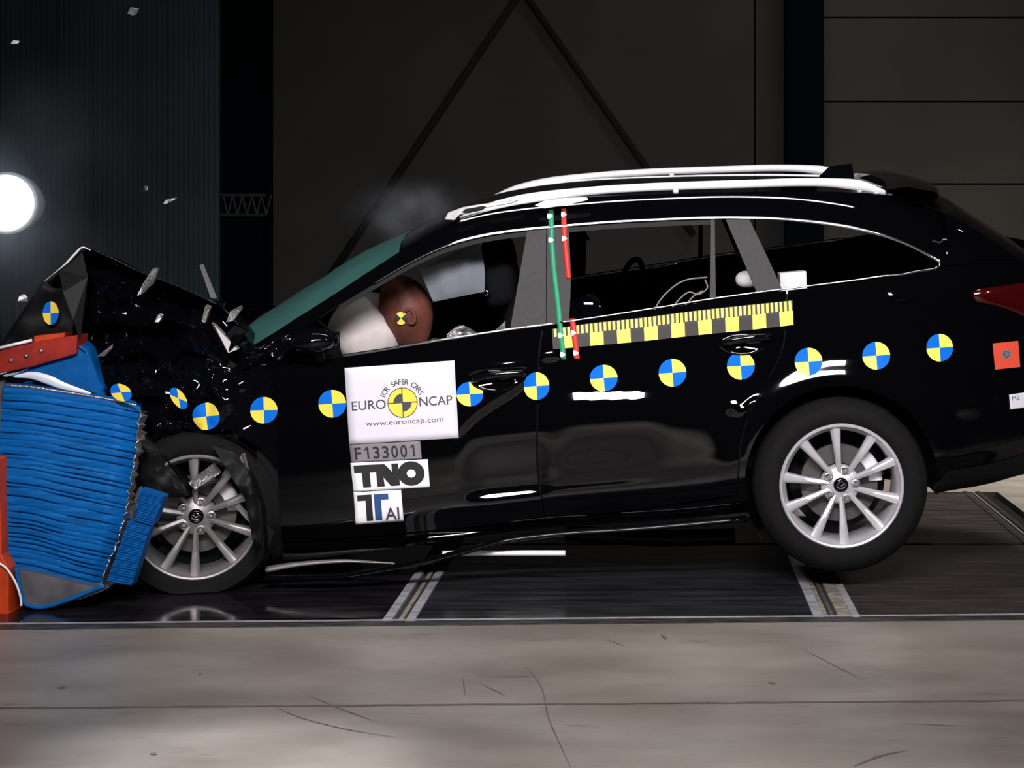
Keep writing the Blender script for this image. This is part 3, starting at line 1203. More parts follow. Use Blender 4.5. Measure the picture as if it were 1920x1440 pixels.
def mass(name, cpts, Y0, Y1, amp, sc, seed, mt, n=44, m=30, bulge=.12, parent=None):
    """crumpled closed lump: radial fill of an outline, front surface noisy, closed at the back"""
    k = len(cpts)
    cx = sum(p[0] for p in cpts) / k
    cy = sum(p[1] for p in cpts) / k
    cl = cpts + [cpts[0]]
    ring = []
    for i in range(n):
        t = i * k / n
        a = int(t)
        f = t - a
        ring.append((cl[a][0] * (1 - f) + cl[a + 1][0] * f, cl[a][1] * (1 - f) + cl[a + 1][1] * f))
    rows_ = []
    for j in range(m + 1):
        s = j / m
        row = []
        for x, y in ring:
            px = x + (cx - x) * s
            py = y + (cy - y) * s
            q = Vector((px * .01 * sc, py * .01 * sc, seed))
            r = abs(noise.noise(q)) * 2 + .35 * abs(noise.noise(q * 2.1 + Vector((4, 4, 4)))) + .05 * noise.noise(q * 5)
            Y = Y0 + amp * (r - .5) * min(1, s * 6 + .15) - bulge * math.sin(min(1, s * 1.6) * math.pi / 2)
            row.append(W(px, py, Y))
        rows_.append(row)
    back = [[W(cx + (x - cx) * .8, cy + 30 + (y - cy) * .7, Y0) + Vector((0, Y1 - Y0, 0)) for x, y in ring]]
    b = MB()
    b.grid(back + rows_, close=True)
    kk = len(b.v)
    b.f.append(tuple(range(n))[::-1])
    b.m.append(0)
    return b.build(name, mt, parent or car, angle=25)


mass('engine_wreckage', [(140, 560), (160, 500), (240, 515), (340, 548), (410, 580), (455, 625), (500, 690), (500, 800), (440, 830), (330, 840), (262, 830), (230, 750), (175, 745), (145, 700), (135, 640)],
     6.68, 7.3, .14, 1.5, 2.2, crush, 72, 34, .05)
mass('headlamp_wreckage', [(165, 700), (215, 680), (300, 690), (380, 700), (440, 720), (452, 800), (440, 852), (385, 843), (330, 842), (290, 862), (262, 890), (268, 800), (255, 760), (190, 745)],
     6.60, 7.1, .06, 1.9, 7.7, crush, 60, 24, .03)
mass('bumper_wreckage', [(236, 790), (300, 842), (322, 872), (346, 905), (352, 930), (330, 934), (308, 930), (285, 945), (262, 925), (250, 900), (256, 840)], 6.47, 6.9, .03, 1.8, 5.5, blackpl, 44, 16, .02)
mass('wheel_liner_wreckage', [(398, 836), (440, 848), (472, 890), (490, 950), (496, 1040), (482, 1060), (476, 1000), (468, 950), (450, 905), (420, 872)], 6.47, 6.8, .03, 1.8, 9.5, blackpl, 44, 14, .02)
# torn plastic and metal shards; the third stands in for a wheel highlight
SH = [((436, 893), (450, 856), (457, 858), (455, 892)), ((452, 852), (456, 852), (465, 890), (460, 892)), ((440, 950), (446, 948), (482, 985), (476, 990)), ((352, 905), (398, 870), (412, 888), (366, 918)),
      ((256, 556), (268, 532), (286, 504), (295, 504), (285, 534), (268, 550)), ((374, 498), (378, 498), (403, 560), (395, 558)),
      ((378, 602), (385, 573), (394, 576), (384, 606)), ((424, 604), (432, 583), (450, 574), (452, 580), (436, 602)), ((396, 606), (402, 610), (446, 655), (428, 662)),
      ((352, 628), (362, 622), (376, 660), (370, 664)), ((290, 604), (296, 590), (304, 592), (298, 604)), ((400, 566), (420, 568), (418, 578), (410, 572)),
      ((182, 668), (208, 648), (206, 656), (196, 668)), ((410, 640), (440, 610), (465, 622), (430, 660))]
for i, s in enumerate(SH):
    b = MB()
    n_ = len(s)
    a = [W(x, y, 6.47 + .03 * ((j * 7 + i * 3) % 5) / 5) for j, (x, y) in enumerate(s)]
    bb = [p + Vector((.004, .014, .004)) for p in a]
    b.add(a + bb, [tuple(range(n_)), tuple(range(2 * n_ - 1, n_ - 1, -1))] + [(j, j + n_, (j + 1) % n_ + n_, (j + 1) % n_) for j in range(n_)])
    b.build('fragment_or_glint', foil if i in (3, 4, 6, 7, 10) else (alloy2 if i in (0, 1, 2, 5, 8, 12) else glossbl), car, smooth=False)

# scuttle and cowl pieces at the windscreen base
mass('cowl', [(380, 650), (420, 640), (470, 650), (500, 662), (530, 640), (548, 612), (600, 600), (560, 660), (530, 690), (470, 700), (400, 700)], 6.58, 7.2, .05, 1.8, 4.4, glossbl, 48, 14, .02)

# door mirror, folded forward by the crash
b = MB()
rows_ = []
for i in range(13):
    a = math.pi * i / 12
    row = []
    for j in range(20):
        t = 2 * math.pi * j / 20
        c0 = W(588, 640, D0 - .03)
        x = math.sin(a) * math.cos(t)
        z = math.sin(a) * math.sin(t)
        y = math.cos(a)
        row.append(c0 + Vector((x * .095 + .02 * z, y * .075, (z * .052 - .25 * x * .02))))
    rows_.append(row)
b.grid(rows_, close=True)
mirr = b.build('door_mirror', glossbl, car)
b = MB()
b.tube([W(592, 655, D0 + .0), W(600, 676, D0 + .03)], .022, 10)
b.build('mirror_foot', blackpl, mirr)
p = mir(W(588, 640, D0 - .03))
b = MB()
rows_ = [[mir(v) for v in r] for r in rows_]
b.grid(rows_, close=True)
b.build('door_mirror', glossbl, car)

# door handles with cups
for (x0, y0, x1, y1, pp_) in ((884, 712, 985, 700, front_door), (1352, 644, 1446, 632, rear_door)):
    b = MB()
    n_ = 16
    pts = []
    for i in range(n_ + 1):
        t = i / n_
        pts.append(P(x0 + (x1 - x0) * t, y0 + (y1 - y0) * t - 3 * math.sin(math.pi * t), .012 + .022 * math.sin(math.pi * t) ** .5))
    b.tube(pts, .014, 10, flat=.55)
    b.build('door_handle', glossbl, pp_)
    b = MB()
    cxp, cyp = (x0 + x1) / 2 - 8, (y0 + y1) / 2 + 8
    rows_ = []
    for rr, off in ((1, .001), (.93, .004), (.8, .002), (.5, -.004), (0.02, -.008)):
        rows_.append([P(cxp + 44 * rr * math.cos(a_ * math.pi / 14), cyp + 20 * rr * math.sin(a_ * math.pi / 14), off + .006) for a_ in range(28)])
    b.grid(rows_, close=True)
    b.build('handle_cup', paint, pp_)

# torn-off sill strip and under-car parts
def pxtube(name, pts, Y, r, mt, parent, flat=1, seg=10, n=50, rf=None):
    cx = crv([(i, p[0]) for i, p in enumerate(pts)])
    cy = crv([(i, p[1]) for i, p in enumerate(pts)])
    k = len(pts) - 1
    b = MB()
    b.tube([W(cx(i * k / n), cy(i * k / n), Y(i / n) if callable(Y) else Y) for i in range(n + 1)], r, seg, flat=flat, rf=rf)
    return b.build(name, mt, parent)


pxtube('torn_sill_strip', [(498, 1083), (560, 1083), (640, 1080), (720, 1068), (800, 1052), (870, 1034), (940, 1014), (1050, 1000), (1200, 990), (1400, 972)], 6.56, .012, glossbl, car, flat=2.2)
pxtube('torn_sill_strip', [(500, 1068), (560, 1058), (640, 1052), (700, 1054), (740, 1056)], 6.60, .011, alloy2, car, flat=2, rf=lambda t: 1.15 - t)
pxtube('exhaust_pipe', [(1060, 1000), (1200, 1008), (1300, 1008), (1378, 1006)], 7.1, .035, blackpl, car)
pxtube('loose_trim_strip', [(830, 1038), (900, 1037), (980, 1037), (1060, 1037)], 6.62, .011, silver, car, flat=1.3)
pxtube('bonnet_edge_glint', [(84, 527), (98, 515), (112, 504), (126, 492), (140, 477), (154, 464), (170, 469)], 6.49, .0042, silver, car, seg=6, rf=lambda t: .2 + 1.0 * gauss(t, .62, .28))  # silver tube put in as the highlight along the bonnet edge
# trim line along the sill
pxtube('sill_trim', [(800, 1008), (870, 1001), (940, 990), (1040, 978)], lambda t: D0 + S(800 + 240 * t, 1000) - .004, .004, chrome, car)

# ------------------------------------------------------------------ cabin
def softbox(name, c, half, mt, parent, rz=0.0, ry=0.0, lvl=3, power=4.0, world=True):
    b = MB()
    M_ = Matrix.Translation(c) @ Matrix.Rotation(ry, 4, 'Y') @ Matrix.Rotation(rz, 4, 'Z')
    n_, m_ = 20, 32
    rows_ = []
    for i in range(n_ + 1):
        a = -math.pi / 2 + math.pi * i / n_
        row = []
        for j in range(m_):
            t = 2 * math.pi * j / m_
            e = 2 / power
            f_ = lambda x: math.copysign(abs(x) ** e, x)
            row.append(M_ @ Vector((half[0] * f_(math.cos(a)) * f_(math.cos(t)), half[1] * f_(math.cos(a)) * f_(math.sin(t)), half[2] * f_(math.sin(a)))))
        rows_.append(row)
    b.grid(rows_, close=True)
    return b.build(name, mt, parent)


for far in (False, True):
    yy = 7.02 if not far else 7.78
    st = softbox('front_seat', W(965, 700, yy) + Vector((0, 0, .06 if far else 0)), (.09, .24, .34), seatm, car, ry=math.radians(12))
    softbox('headrest', W(938, 520, yy) + Vector((0, 0, .06 if far else 0)), (.075, .15, .125), seatm, st, ry=math.radians(-8))
    b = MB()
softbox('rear_bench', W(1400, 690, 7.4), (.12, .62, .34), seatm, car, ry=math.radians(15))
b = MB()
b.box((W(560, 0, 6.9).x, 6.72, .45), (W(1700, 0, 6.9).x, 8.05, .52))
b.box((W(640, 0, 6.9).x, 6.72, .75), (W(560, 0, 6.9).x, 8.1, .98))
b.build('cabin_floor', seatm, car, smooth=False)
o = softbox('dashboard', W(560, 700, 7.4), (.16, .62, .15), seatm, car)
softbox('cargo_cover', W(1640, 560, 7.45), (.34, .62, .04), seatm, car)
# steering wheel seen through the rear window
b = MB()
c = W(700, 690, 7.12)
b.tube([c + Matrix.Rotation(math.radians(-25), 3, 'Y') @ Vector((0, .18 * math.cos(a * math.pi / 16), .18 * math.sin(a * math.pi / 16))) for a in range(33)], .014, 8)
b.build('steering_wheel', blackpl, car)
# round black equipment and cables in the rear footwell
b = MB()
c = W(1098, 588, 6.95)
b.lathe([(0, -.02), (.055, -.02), (.072, -.01), (.075, .02), (.075, .12), (0, .12)], Matrix.Translation(c), 32)
b.build('round_instrument_cover', glossbl, car, angle=40)
for i, pts in enumerate(([(1222, 590), (1240, 560), (1265, 536), (1290, 524), (1326, 520)], [(1256, 582), (1275, 560), (1292, 548), (1310, 552), (1326, 540), (1322, 524)], [(1280, 578), (1300, 556), (1318, 545)])):
    pxtube('cable', pts, 6.85, .0035, cable_m, car, seg=6)
# white instruments in the boot
b = MB()
b.prism([(1462, 512), (1512, 508), (1514, 560), (1464, 560)], 6.69, 6.82)
bevel(b.build('instrument_box', white, car, smooth=False), .004)
softbox('instrument_dome', W(1400, 524, 6.78), (.045, .05, .035), white, car, power=2.2)
# airbags
ab = softbox('steering_airbag', W(695, 622, 7.10), (.165, .26, .15), airbag, car, ry=math.radians(38), power=2.5)
b = MB()
for sgn in (-1, 1):
    b.grid([[W((786 * (1 - u) + 898 * u) * (1 - v) + (812 * (1 - u) + 908 * u) * v + 5 * math.sin(3.1 * v) * u, (505 * (1 - u) + 452 * u) * (1 - v) + (566 * (1 - u) + 547 * u) * v, 6.80 + sgn * .018 * math.sin(math.pi * u) ** .5 * math.sin(math.pi * v) ** .5 + .004 * math.sin(u * 16))
             for u in [k / 14 for k in range(15)]] for v in [k / 12 for k in range(13)]])
b.build('curtain_airbag', curtain, car)
# windscreen pillar inner trim and roof lining
loft('roof_lining', 820, 1700, 20, seatm, .02, edge=lambda x: ROOF(x) + 16, inner=.05)
pxtube('seat_belt_guide', [(1160, 540), (1170, 512), (1184, 490), (1198, 488), (1205, 505), (1206, 535)], 7.3, .013, glossbl, car)
pxtube('far_sill_shine', [(1068, 527), (1100, 519), (1165, 510), (1230, 502), (1268, 495)], 8.1, .006, silver, car, rf=lambda t: 1.2 - t if t < .5 else .2 + t * .6, seg=6)  # silver tube added as the shine on the far door sill
# grab handle at the far side
b = MB()
b.tube([W(1078, 470, 7.9), W(1082, 445, 7.9), W(1096, 438, 7.9), W(1104, 450, 7.9)], .008, 8)
b.build('grab_handle', blackpl, car)

# ------------------------------------------------------------------ crash test dummy
Yd = 6.98
dm = empty('crash_test_dummy', W(900, 900, Yd), 'seated crash test dummy with brown head slumped into the airbag behind the side window', 'dummy')
b = MB()
hc = W(762, 586, Yd - .05)
Mh = Matrix.Translation(hc) @ Matrix.Rotation(math.radians(-20), 4, 'Y')
rows_ = []
# silhouette of the head in its own frame: x towards the face (negative), z up
nlat, nlon = 28, 36
for i in range(nlat + 1):
    a = -math.pi / 2 + math.pi * i / nlat
    row = []
    zr = math.sin(a)
    for j in range(nlon):
        t = 2 * math.pi * j / nlon
        cx_, sy_ = math.cos(t), math.sin(t)
        rx = .112 if cx_ > 0 else .104
        low = max(0, -zr)
        x = math.cos(a) * cx_ * rx * (1 - .25 * low)
        y = math.cos(a) * sy_ * .085 * (1 - .30 * low)
        z = zr * .158
        if cx_ < 0:
            f_ = -cx_ * math.cos(a)
            g_ = gauss(sy_, 0, .28)
            x -= .026 * g_ * gauss(zr, -.18, .16) * f_     # nose
            x -= .012 * g_ * gauss(zr, -.58, .12)           # lips
            x -= .014 * gauss(sy_, 0, .45) * gauss(zr, -.85, .14)   # chin
            x += .012 * (gauss(sy_, .42, .2) + gauss(sy_, -.42, .2)) * gauss(zr, .08, .12)   # eye hollows
            x -= .006 * gauss(zr, .28, .12) * f_            # brow
        row.append(Mh @ Vector((x, y, z)))
    rows_.append(row)
b.grid(rows_, close=True)
hd_ = b.build('head', dummy_skin, dm)
for sd in (-1, 1):
    b = MB()
    b.tube([Mh @ Vector((.022 + .018 * math.cos(q), sd * .086, -.02 + .03 * math.sin(q))) for q in [k * math.pi / 8 for k in range(-6, 7)]], .007, 8)
    b.build('ear', dummy_skin, hd_)
b = MB()
b.grid([[Mh @ Vector((x, -.0868 + .012 * abs(z / .150) ** 2 * 3, z)) + Vector((0, 0, 0)) for z in [-.06 + .01 * q for q in range(18)]] for x in (-.001, .001)])
b.build('head_seam', ink, hd_)


def quad_disc(pfun, r1, segs, name, parent, rr=(0, 1), mats=None, tilt=0.0, alt=(0, 1), ry=None):
    b = MB()
    n_ = segs
    ry = ry or r1
    for q in range(4):
        row_in, row_out = [], []
        rings = []
        for ri in range(5):
            f_ = ri / 4
            rings.append([pfun(r1 * f_ * math.cos(tilt + math.pi / 2 * (q + k / n_)), -ry * f_ * math.sin(tilt + math.pi / 2 * (q + k / n_))) for k in range(n_ + 1)])
        b.grid(rings, alt[q % 2])
    return b.build(name, mats, parent)


# small black and yellow head target, laid on the head surface
hx, hz = 752, 597
quad_disc(lambda x, y: W(hx + x, hz + y, Yd - .138 + .00002 * (x * x + y * y)), 12, 6, 'head_target', hd_, mats=[yel, ink], tilt=math.radians(45), alt=(0, 1))
# body: one skinned figure
me = bpy.data.meshes.new('torso')
J = [W(880, 860, Yd), W(870, 800, Yd), W(858, 740, Yd), W(838, 690, Yd), W(812, 660, Yd), W(796, 640, Yd),
     W(845, 700, Yd - .19), W(770, 760, Yd - .22), W(690, 700, Yd - .14), W(665, 690, Yd - .12),
     W(845, 690, Yd + .19), W(770, 750, Yd + .22), W(690, 690, Yd + .14), W(665, 680, Yd + .12),
     W(860, 880, Yd - .1), W(650, 830, Yd - .12), W(560, 950, Yd - .1), W(860, 880, Yd + .1), W(650, 825, Yd + .12), W(560, 950, Yd + .1)]
E = [(0, 1), (1, 2), (2, 3), (3, 4), (4, 5), (3, 6), (6, 7), (7, 8), (8, 9), (3, 10), (10, 11), (11, 12), (12, 13), (0, 14), (14, 15), (15, 16), (0, 17), (17, 18), (18, 19)]
Rr = [.13, .125, .13, .12, .06, .055, .062, .048, .036, .035, .062, .048, .036, .035, .10, .07, .05, .10, .07, .05]
c0 = Vector(WL['crash_test_dummy'])
me.from_pydata([j - c0 for j in J], E, [])
me.materials.append(dummy_shirt)
to = bpy.data.objects.new('torso', me)
COL.objects.link(to)
to.parent = dm
sk = to.modifiers.new('skin', 'SKIN')
for k, v in enumerate(me.skin_vertices[0].data):
    v.radius = (Rr[k], Rr[k])
me.skin_vertices[0].data[0].use_root = True
to.modifiers.new('smooth', 'SUBSURF').levels = 2
to.modifiers['smooth'].render_levels = 2
# rumpled shiny sheet on the dummy's lap belt
b = MB()
rows_ = []
for i in range(15):
    row = []
    for j in range(9):
        px = 838 + 110 * i / 14
        py = 640 - 26 * j / 8 * (0.5 + .5 * math.sin(i * .5)) - i * 1.2
        row.append(W(px, py, 6.80 + .02 * noise.noise(Vector((i * .8, j * .9, 1)))))
    rows_.append(row)
b.grid(rows_)
o = b.build('foil_wrap', foil, dm, smooth=False)
o.modifiers.new('thickness', 'SOLIDIFY').thickness = .002
pxtube('seat_belt_clip', [(903, 548), (912, 545), (916, 552), (908, 554)], 6.85, .005, chrome, car, seg=6, n=12)

# ------------------------------------------------------------------ stickers, cards, ruler, tapes (all fixed to the car)
TG = [(391, 779, 26, 25, 8, .02), (495, 769, 26, 25, 2, 0), (623, 757, 26, 26, 4, 0), (881, 739, 25, 23, 4, 0), (1006, 724, 24, 26, 4, 0), (1132, 709, 26, 25, 4, 0), (1261, 699, 26, 26, 4, 0),
      (1389, 686, 26, 26, 4, 0), (1516, 678, 26, 26, 4, 0), (1643, 667, 26, 26, 4, 0), (1762, 652, 25, 26, 4, 0)]
for i, (x, y, rx, ry, tl, ex) in enumerate(TG):
    def pf(dx, dy, x=x, y=y, ex=ex):
        p = P(x + dx, y + dy, .0025)
        if x < 510:
            p += Vector((0, fender_crump(x + dx, y + dy).y - .006 - .03 * sstep(450, 380, x), 0))
        return p
    quad_disc(pf, rx, 14, 'target_sticker', car, mats=[ruleryel if x > 860 else yel, blu], tilt=math.radians(tl), ry=ry)
quad_disc(lambda dx, dy: W(95 + dx, 587 + dy, 6.635), 15, 12, 'target_sticker', car, mats=[yel, blu], ry=22)
quad_disc(lambda dx, dy: W(227 + dx, 736 + dy * .8 + dx * .2, 6.20 + .00001 * dx * dx), 20, 12, 'target_sticker', car, mats=[yel, blu], ry=20, tilt=math.radians(20))
quad_disc(lambda dx, dy: W(335 + dx + .45 * dy, 747 + dy, 6.48), 14, 12, 'target_sticker', car, mats=[yel, blu], ry=20, tilt=math.radians(-20))


def flat_on(px_quads, off):
    pass


def surf_poly(name, polys, mt, parent, off, th=0.0):
    """list of px polygons laid on the car side"""
    b = MB()
    for pl in polys:
        k = len(pl)
        b.add([P(x, y, off) for x, y in pl], [tuple(range(k))[::-1]])
    return b.build(name, mt, parent, smooth=False)


def quadpatch(b, A, B_, C_, D_, off, n=8, m=8, mi=0):
    """bilinear px patch A(top left) B(top right) C(bottom right) D(bottom left) on the car side"""
    rows_ = []
    for i in range(m + 1):
        v = i / m
        row = []
        for j in range(n + 1):
            u = j / n
            x = (A[0] * (1 - u) + B_[0] * u) * (1 - v) + (D_[0] * (1 - u) + C_[0] * u) * v
            y = (A[1] * (1 - u) + B_[1] * u) * (1 - v) + (D_[1] * (1 - u) + C_[1] * u) * v
            row.append(P(x, y, off))
        rows_.append(row)
    b.grid(rows_, mi)


def card(name, q, mt, off, parent=None, th=.0012):
    b = MB()
    quadpatch(b, *q, off, 12, 12)
    o = b.build(name, mt, parent or car)
    s = o.modifiers.new('thickness', 'SOLIDIFY')
    s.thickness = th
    return o


def textmesh(body, size, bold=0.0):
    cu = bpy.data.curves.new('t', 'FONT')
    cu.body = body
    cu.size = size
    cu.offset = bold
    cu.resolution_u = 6
    to_ = bpy.data.objects.new('t', cu)
    COL.objects.link(to_)
    dg = bpy.context.evaluated_depsgraph_get()
    m_ = bpy.data.meshes.new_from_object(to_.evaluated_get(dg))
    vs = [v.co.copy() for v in m_.vertices]
    fs = [tuple(p.vertices) for p in m_.polygons]
    bpy.data.objects.remove(to_)
    bpy.data.curves.remove(cu)
    bpy.data.meshes.remove(m_)
    return vs, fs


def lay_text(b, body, frame, x0, y0, w, h, off, bold=0.0, mi=0, gapscale=None):
    """text stretched into the box x0..x0+w, baseline y0, cap height h of a card frame"""
    vs, fs = textmesh(body, 1.0, bold)
    xa = min(v.x for v in vs)
    xb = max(v.x for v in vs)
    capv, _ = textmesh('H', 1.0, bold)
    hc_ = max(v.y for v in capv)
    out = []
    for v in vs:
        x = x0 + (v.x - xa) / (xb - xa) * w
        y = y0 - v.y / hc_ * h
        out.append(P(*frame(x, y), off))
    b.add(out, fs, mi)


def mkframe(A, B_, C_, D_, w, h):
    def fr(x, y):
        u, v = x / w, y / h
        return ((A[0] * (1 - u) + B_[0] * u) * (1 - v) + (D_[0] * (1 - u) + C_[0] * u) * v,
                (A[1] * (1 - u) + B_[1] * u) * (1 - v) + (D_[1] * (1 - u) + C_[1] * u) * v)
    return fr


# large white card
Q = ((646, 690), (852, 676), (860, 821), (655, 833))
cd = card('logo_card', Q, paper, .006)
tag(cd, 'large white card with round yellow target logo')
fr = mkframe(*Q, 206, 144)
b = MB()
O1 = .0076
lay_text(b, 'EURO', fr, 9, 81, 64, 17, O1, bold=.008)
lay_text(b, 'NCAP', fr, 136, 81, 62, 17, O1, bold=.008)
lay_text(b, 'www.euroncap.com', fr, 33, 112, 146, 9.5, O1)
cxl, cyl, rl = 104.5, 72, 28
txt = 'FOR SAFER CARS'
a0, a1 = -66, 66
for i, ch in enumerate(txt):
    if ch == ' ':
        continue
    a = math.radians(a0 + (a1 - a0) * i / (len(txt) - 1))
    vs, fs = textmesh(ch, 1.0, .012)
    xm = (min(v.x for v in vs) + max(v.x for v in vs)) / 2
    out = []
    for v in vs:
        lx = (v.x - xm) * 14.0
        ly = v.y * 14.0
        rad = rl + 6 + ly
        X = cxl + rad * math.sin(a) + lx * math.cos(a)
        Yc = cyl - rad * math.cos(a) + lx * math.sin(a)
        out.append(P(*fr(X, Yc), O1))
    b.add(out, fs)
b.build('lettering', inkgrey, cd, smooth=False)
# the round logo: yellow disc, ring, black cross and quarters
b = MB()


def sector(b, r0, r1, d0, d1, off, mi, n_=16):
    rows_ = []
    for rr in (r0, (r0 + r1) / 2, r1):
        rows_.append([P(*fr(cxl + rr * math.cos(math.radians(d0 + (d1 - d0) * k / n_)), cyl - rr * math.sin(math.radians(d0 + (d1 - d0) * k / n_))), off) for k in range(n_ + 1)])
    b.grid(rows_, mi)


sector(b, 0, rl - .5, 0, 360, .0082, 0, 60)
sector(b, rl - 1.2, rl + .3, 0, 360, .0090, 1, 60)
sector(b, 0, 17, 90, 180, .0090, 1)
sector(b, 0, 17, 270, 360, .0090, 1)
for A_, B2 in (((cxl - .9, cyl - rl), (cxl + .9, cyl + rl)), ((cxl - rl, cyl - .9), (cxl + rl, cyl + .9))):
    pts = [P(*fr(x, y), .0095) for x, y in ((A_[0], A_[1]), (B2[0], A_[1]), (B2[0], B2[1]), (A_[0], B2[1]))]
    b.add(pts, [(3, 2, 1, 0)], 1)
b.build('logo', [yel, inkgrey], cd, smooth=False)

def frect(b, fr, x0, y0, x1, y1, off, mi=0):
    b.grid([[P(*fr(x0 + (x1 - x0) * u / 4, y0 + (y1 - y0) * v / 8), off) for u in range(5)] for v in range(9)], mi)


# grey number strip
Q = ((655, 834), (788, 827), (791, 860), (659, 867))
c2 = card('number_card', Q, greycard, .005)
tag(c2, 'narrow grey number card')
fr = mkframe(*Q, 133, 33)
b = MB()
for q, ch in enumerate('F133001'):
    x0 = 8 + q * 17.2
    if ch == '1':
        frect(b, fr, x0 + 6, 6, x0 + 9.4, 28, .0070)
        b.add([P(*fr(x, y), .0070) for x, y in ((x0 + 6.2, 6), (x0 + 6.2, 10), (x0 + 1.6, 13), (x0 + 1.6, 10))], [(3, 2, 1, 0)])
    else:
        lay_text(b, ch, fr, x0, 28, 12.5, 22, .0070, bold=.02)
b.build('lettering', ink, c2, smooth=False)

# white card with heavy black letters
Q = ((657, 868), (802, 861), (806, 913), (663, 922))
c3 = card('initials_card', Q, white, .005)
tag(c3, 'white card with heavy black initials')
fr = mkframe(*Q, 145, 52)
b = MB()
for pl in ([(5, 5), (38, 5), (38, 19), (34, 19), (34, 46), (19, 46), (19, 19), (5, 19)],
           [(37, 5), (58, 5), (60, 46), (46, 46), (46, 19), (37, 19)],
           [(50, 5), (63, 5), (80, 24), (80, 46), (72, 46), (56, 26)],
           [(76, 5), (89, 5), (89, 46), (76, 46)]):
    b.add([P(*fr(x, y), .0068) for x, y in pl], [tuple(range(len(pl)))[::-1]])
ox, oy = 112, 25
rows_ = []
for rr in (8, 24):
    rows_.append([P(*fr(ox + rr * 1.05 * math.cos(k * math.pi / 20), oy + rr * .95 * math.sin(k * math.pi / 20)), .0068) for k in range(41)])
b.grid(rows_)
b.build('lettering', ink, c3, smooth=False)

# small white card: black and navy T shapes and AI
Q = ((663, 923), (752, 918), (757, 977), (667, 984))
c4 = card('workshop_card', Q, white, .005)
tag(c4, 'small white card with black and navy letters')
fr = mkframe(*Q, 89, 60)
b = MB()
frect(b, fr, 6, 6, 33, 17, .0072, 0)
frect(b, fr, 21, 16.5, 33, 55, .0072, 0)
frect(b, fr, 37, 6, 64, 17, .0072, 1)
frect(b, fr, 37, 16.5, 50, 55, .0072, 1)
lay_text(b, 'AI', fr, 56, 55, 26, 22, .0125, mi=2, bold=.01)
b.build('lettering', [ink, inkblue, inkgrey], c4, smooth=False)

# ruler: alternating yellow and dark fields with comb ticks
RT = crv([(1035, 617), (1100, 607), (1200, 596), (1300, 583), (1400, 572), (1487, 563)])
RB = crv([(1035, 655), (1100, 649), (1200, 640), (1300, 629), (1400, 619), (1487, 609)])
b = MB()


def rulerrect(x0, x1, v0, v1, off, mi, n_=4):
    rows_ = []
    for v in (v0, (v0 + v1) / 2, v1):
        rows_.append([P(x + 2.0 * v, RT(x) + (RB(x) - RT(x)) * v, off) for x in [x0 + (x1 - x0) * k / n_ for k in range(n_ + 1)]])
    b.grid(rows_, mi)


rulerrect(1035, 1486, 0, 1, .004, 0, 60)
field = (1487 - 1035) / 17.8
x = 1035.0 - field * .25
k = 0
while x < 1486:
    dark = k % 2 == 0
    x0, x1 = max(x, 1035), min(x + field, 1486)
    if not dark:
        rulerrect(x0, x1, .42, 1, .0052, 1)
    # comb ticks
    t = x
    for q in range(3):
        ta, tb = x + field * (q + .14) / 3, x + field * (q + .70) / 3
        if ta > 1035 and tb < 1486:
            rulerrect(ta, tb, .02, .44 if not dark else .46 - .06, .0054, 1, 1)
    x += field
    k += 1
rl_ = b.build('scale_ruler', [rulerblk, ruleryel], car, smooth=False)


# tapes
def tape(name, pts, w, mt, arrows, off=.006):
    b = MB()
    ra, rb = [], []
    cxp = crv([(p[1], p[0]) for p in pts])
    y0, y1 = pts[0][1], pts[-1][1]
    n_ = 50
    for i in range(n_ + 1):
        y = y0 + (y1 - y0) * i / n_
        ra.append(P(cxp(y) - w, y, off))
        rb.append(P(cxp(y) + w, y, off))
    b.grid([ra, rb])
    o = b.build(name, mt, car)
    o.modifiers.new('thickness', 'SOLIDIFY').thickness = .0006
    for (ax, ay) in arrows:
        b = MB()
        pl = [(ax - 4, ay - 5), (ax, ay - 4.5), (ax + 6, ay), (ax, ay + 4.5), (ax - 4, ay + 5), (ax - 5, ay)]
        b.add([P(x, y, off + .0015) for x, y in pl], [tuple(range(6))[::-1]])
        b.build('arrow_mark', white, o, smooth=False)
    return o


tape('green_tape', [(1033, 393), (1034, 440), (1038, 500), (1046, 570), (1051, 620), (1057, 674)], 4.8, greentape, [(1031, 405), (1033, 450), (1051, 629), (1055, 665)])
tape('red_tape', [(1057, 391), (1058, 440), (1062, 480), (1066, 522)], 4.8, redtape, [(1057, 402), (1058, 447)])
tape('red_tape', [(1073, 597), (1077, 630), (1082, 673)], 5.2, redtape, [(1075, 624), (1080, 662)], off=.007)

# orange square target and white label at the tail
b = MB()
quadpatch(b, (1861, 644), (1909, 639), (1913, 688), (1866, 693), .003, 6, 6)
sqt = b.build('square_target_sticker', orange, car)
b = MB()
for r0, r1, mi in ((0, 9, 0), (2.6, 3.6, 1), (5.4, 6.6, 1)):
    rows_ = []
    for rr in (r0, r1):
        rows_.append([P(1887.5 + rr * math.cos(q * math.pi / 12), 664.5 + rr * math.sin(q * math.pi / 12), .0042 + (.001 if mi else 0)) for q in range(25)])
    b.grid(rows_, mi)
b.build('ring_mark', [greycard, ink], sqt, smooth=False)
for (x, y) in ((1866, 648), (1906, 644), (1870, 688), (1909, 683)):
    b = MB()
    b.grid([[P(x + rr * math.cos(q * math.pi / 6), y + rr * math.sin(q * math.pi / 6), .0042) for q in range(13)] for rr in (0, 2)])
    b.build('corner_dot', greycard, sqt, smooth=False)
Q = ((1892, 740), (1950, 732), (1952, 760), (1894, 768))
c5 = card('tail_label', Q, paper, .004)
fr = mkframe(*Q, 58, 28)
b = MB()
lay_text(b, 'M2', fr, 5, 12, 14, 8, .0058)
b.build('lettering', inkgrey, c5, smooth=False)

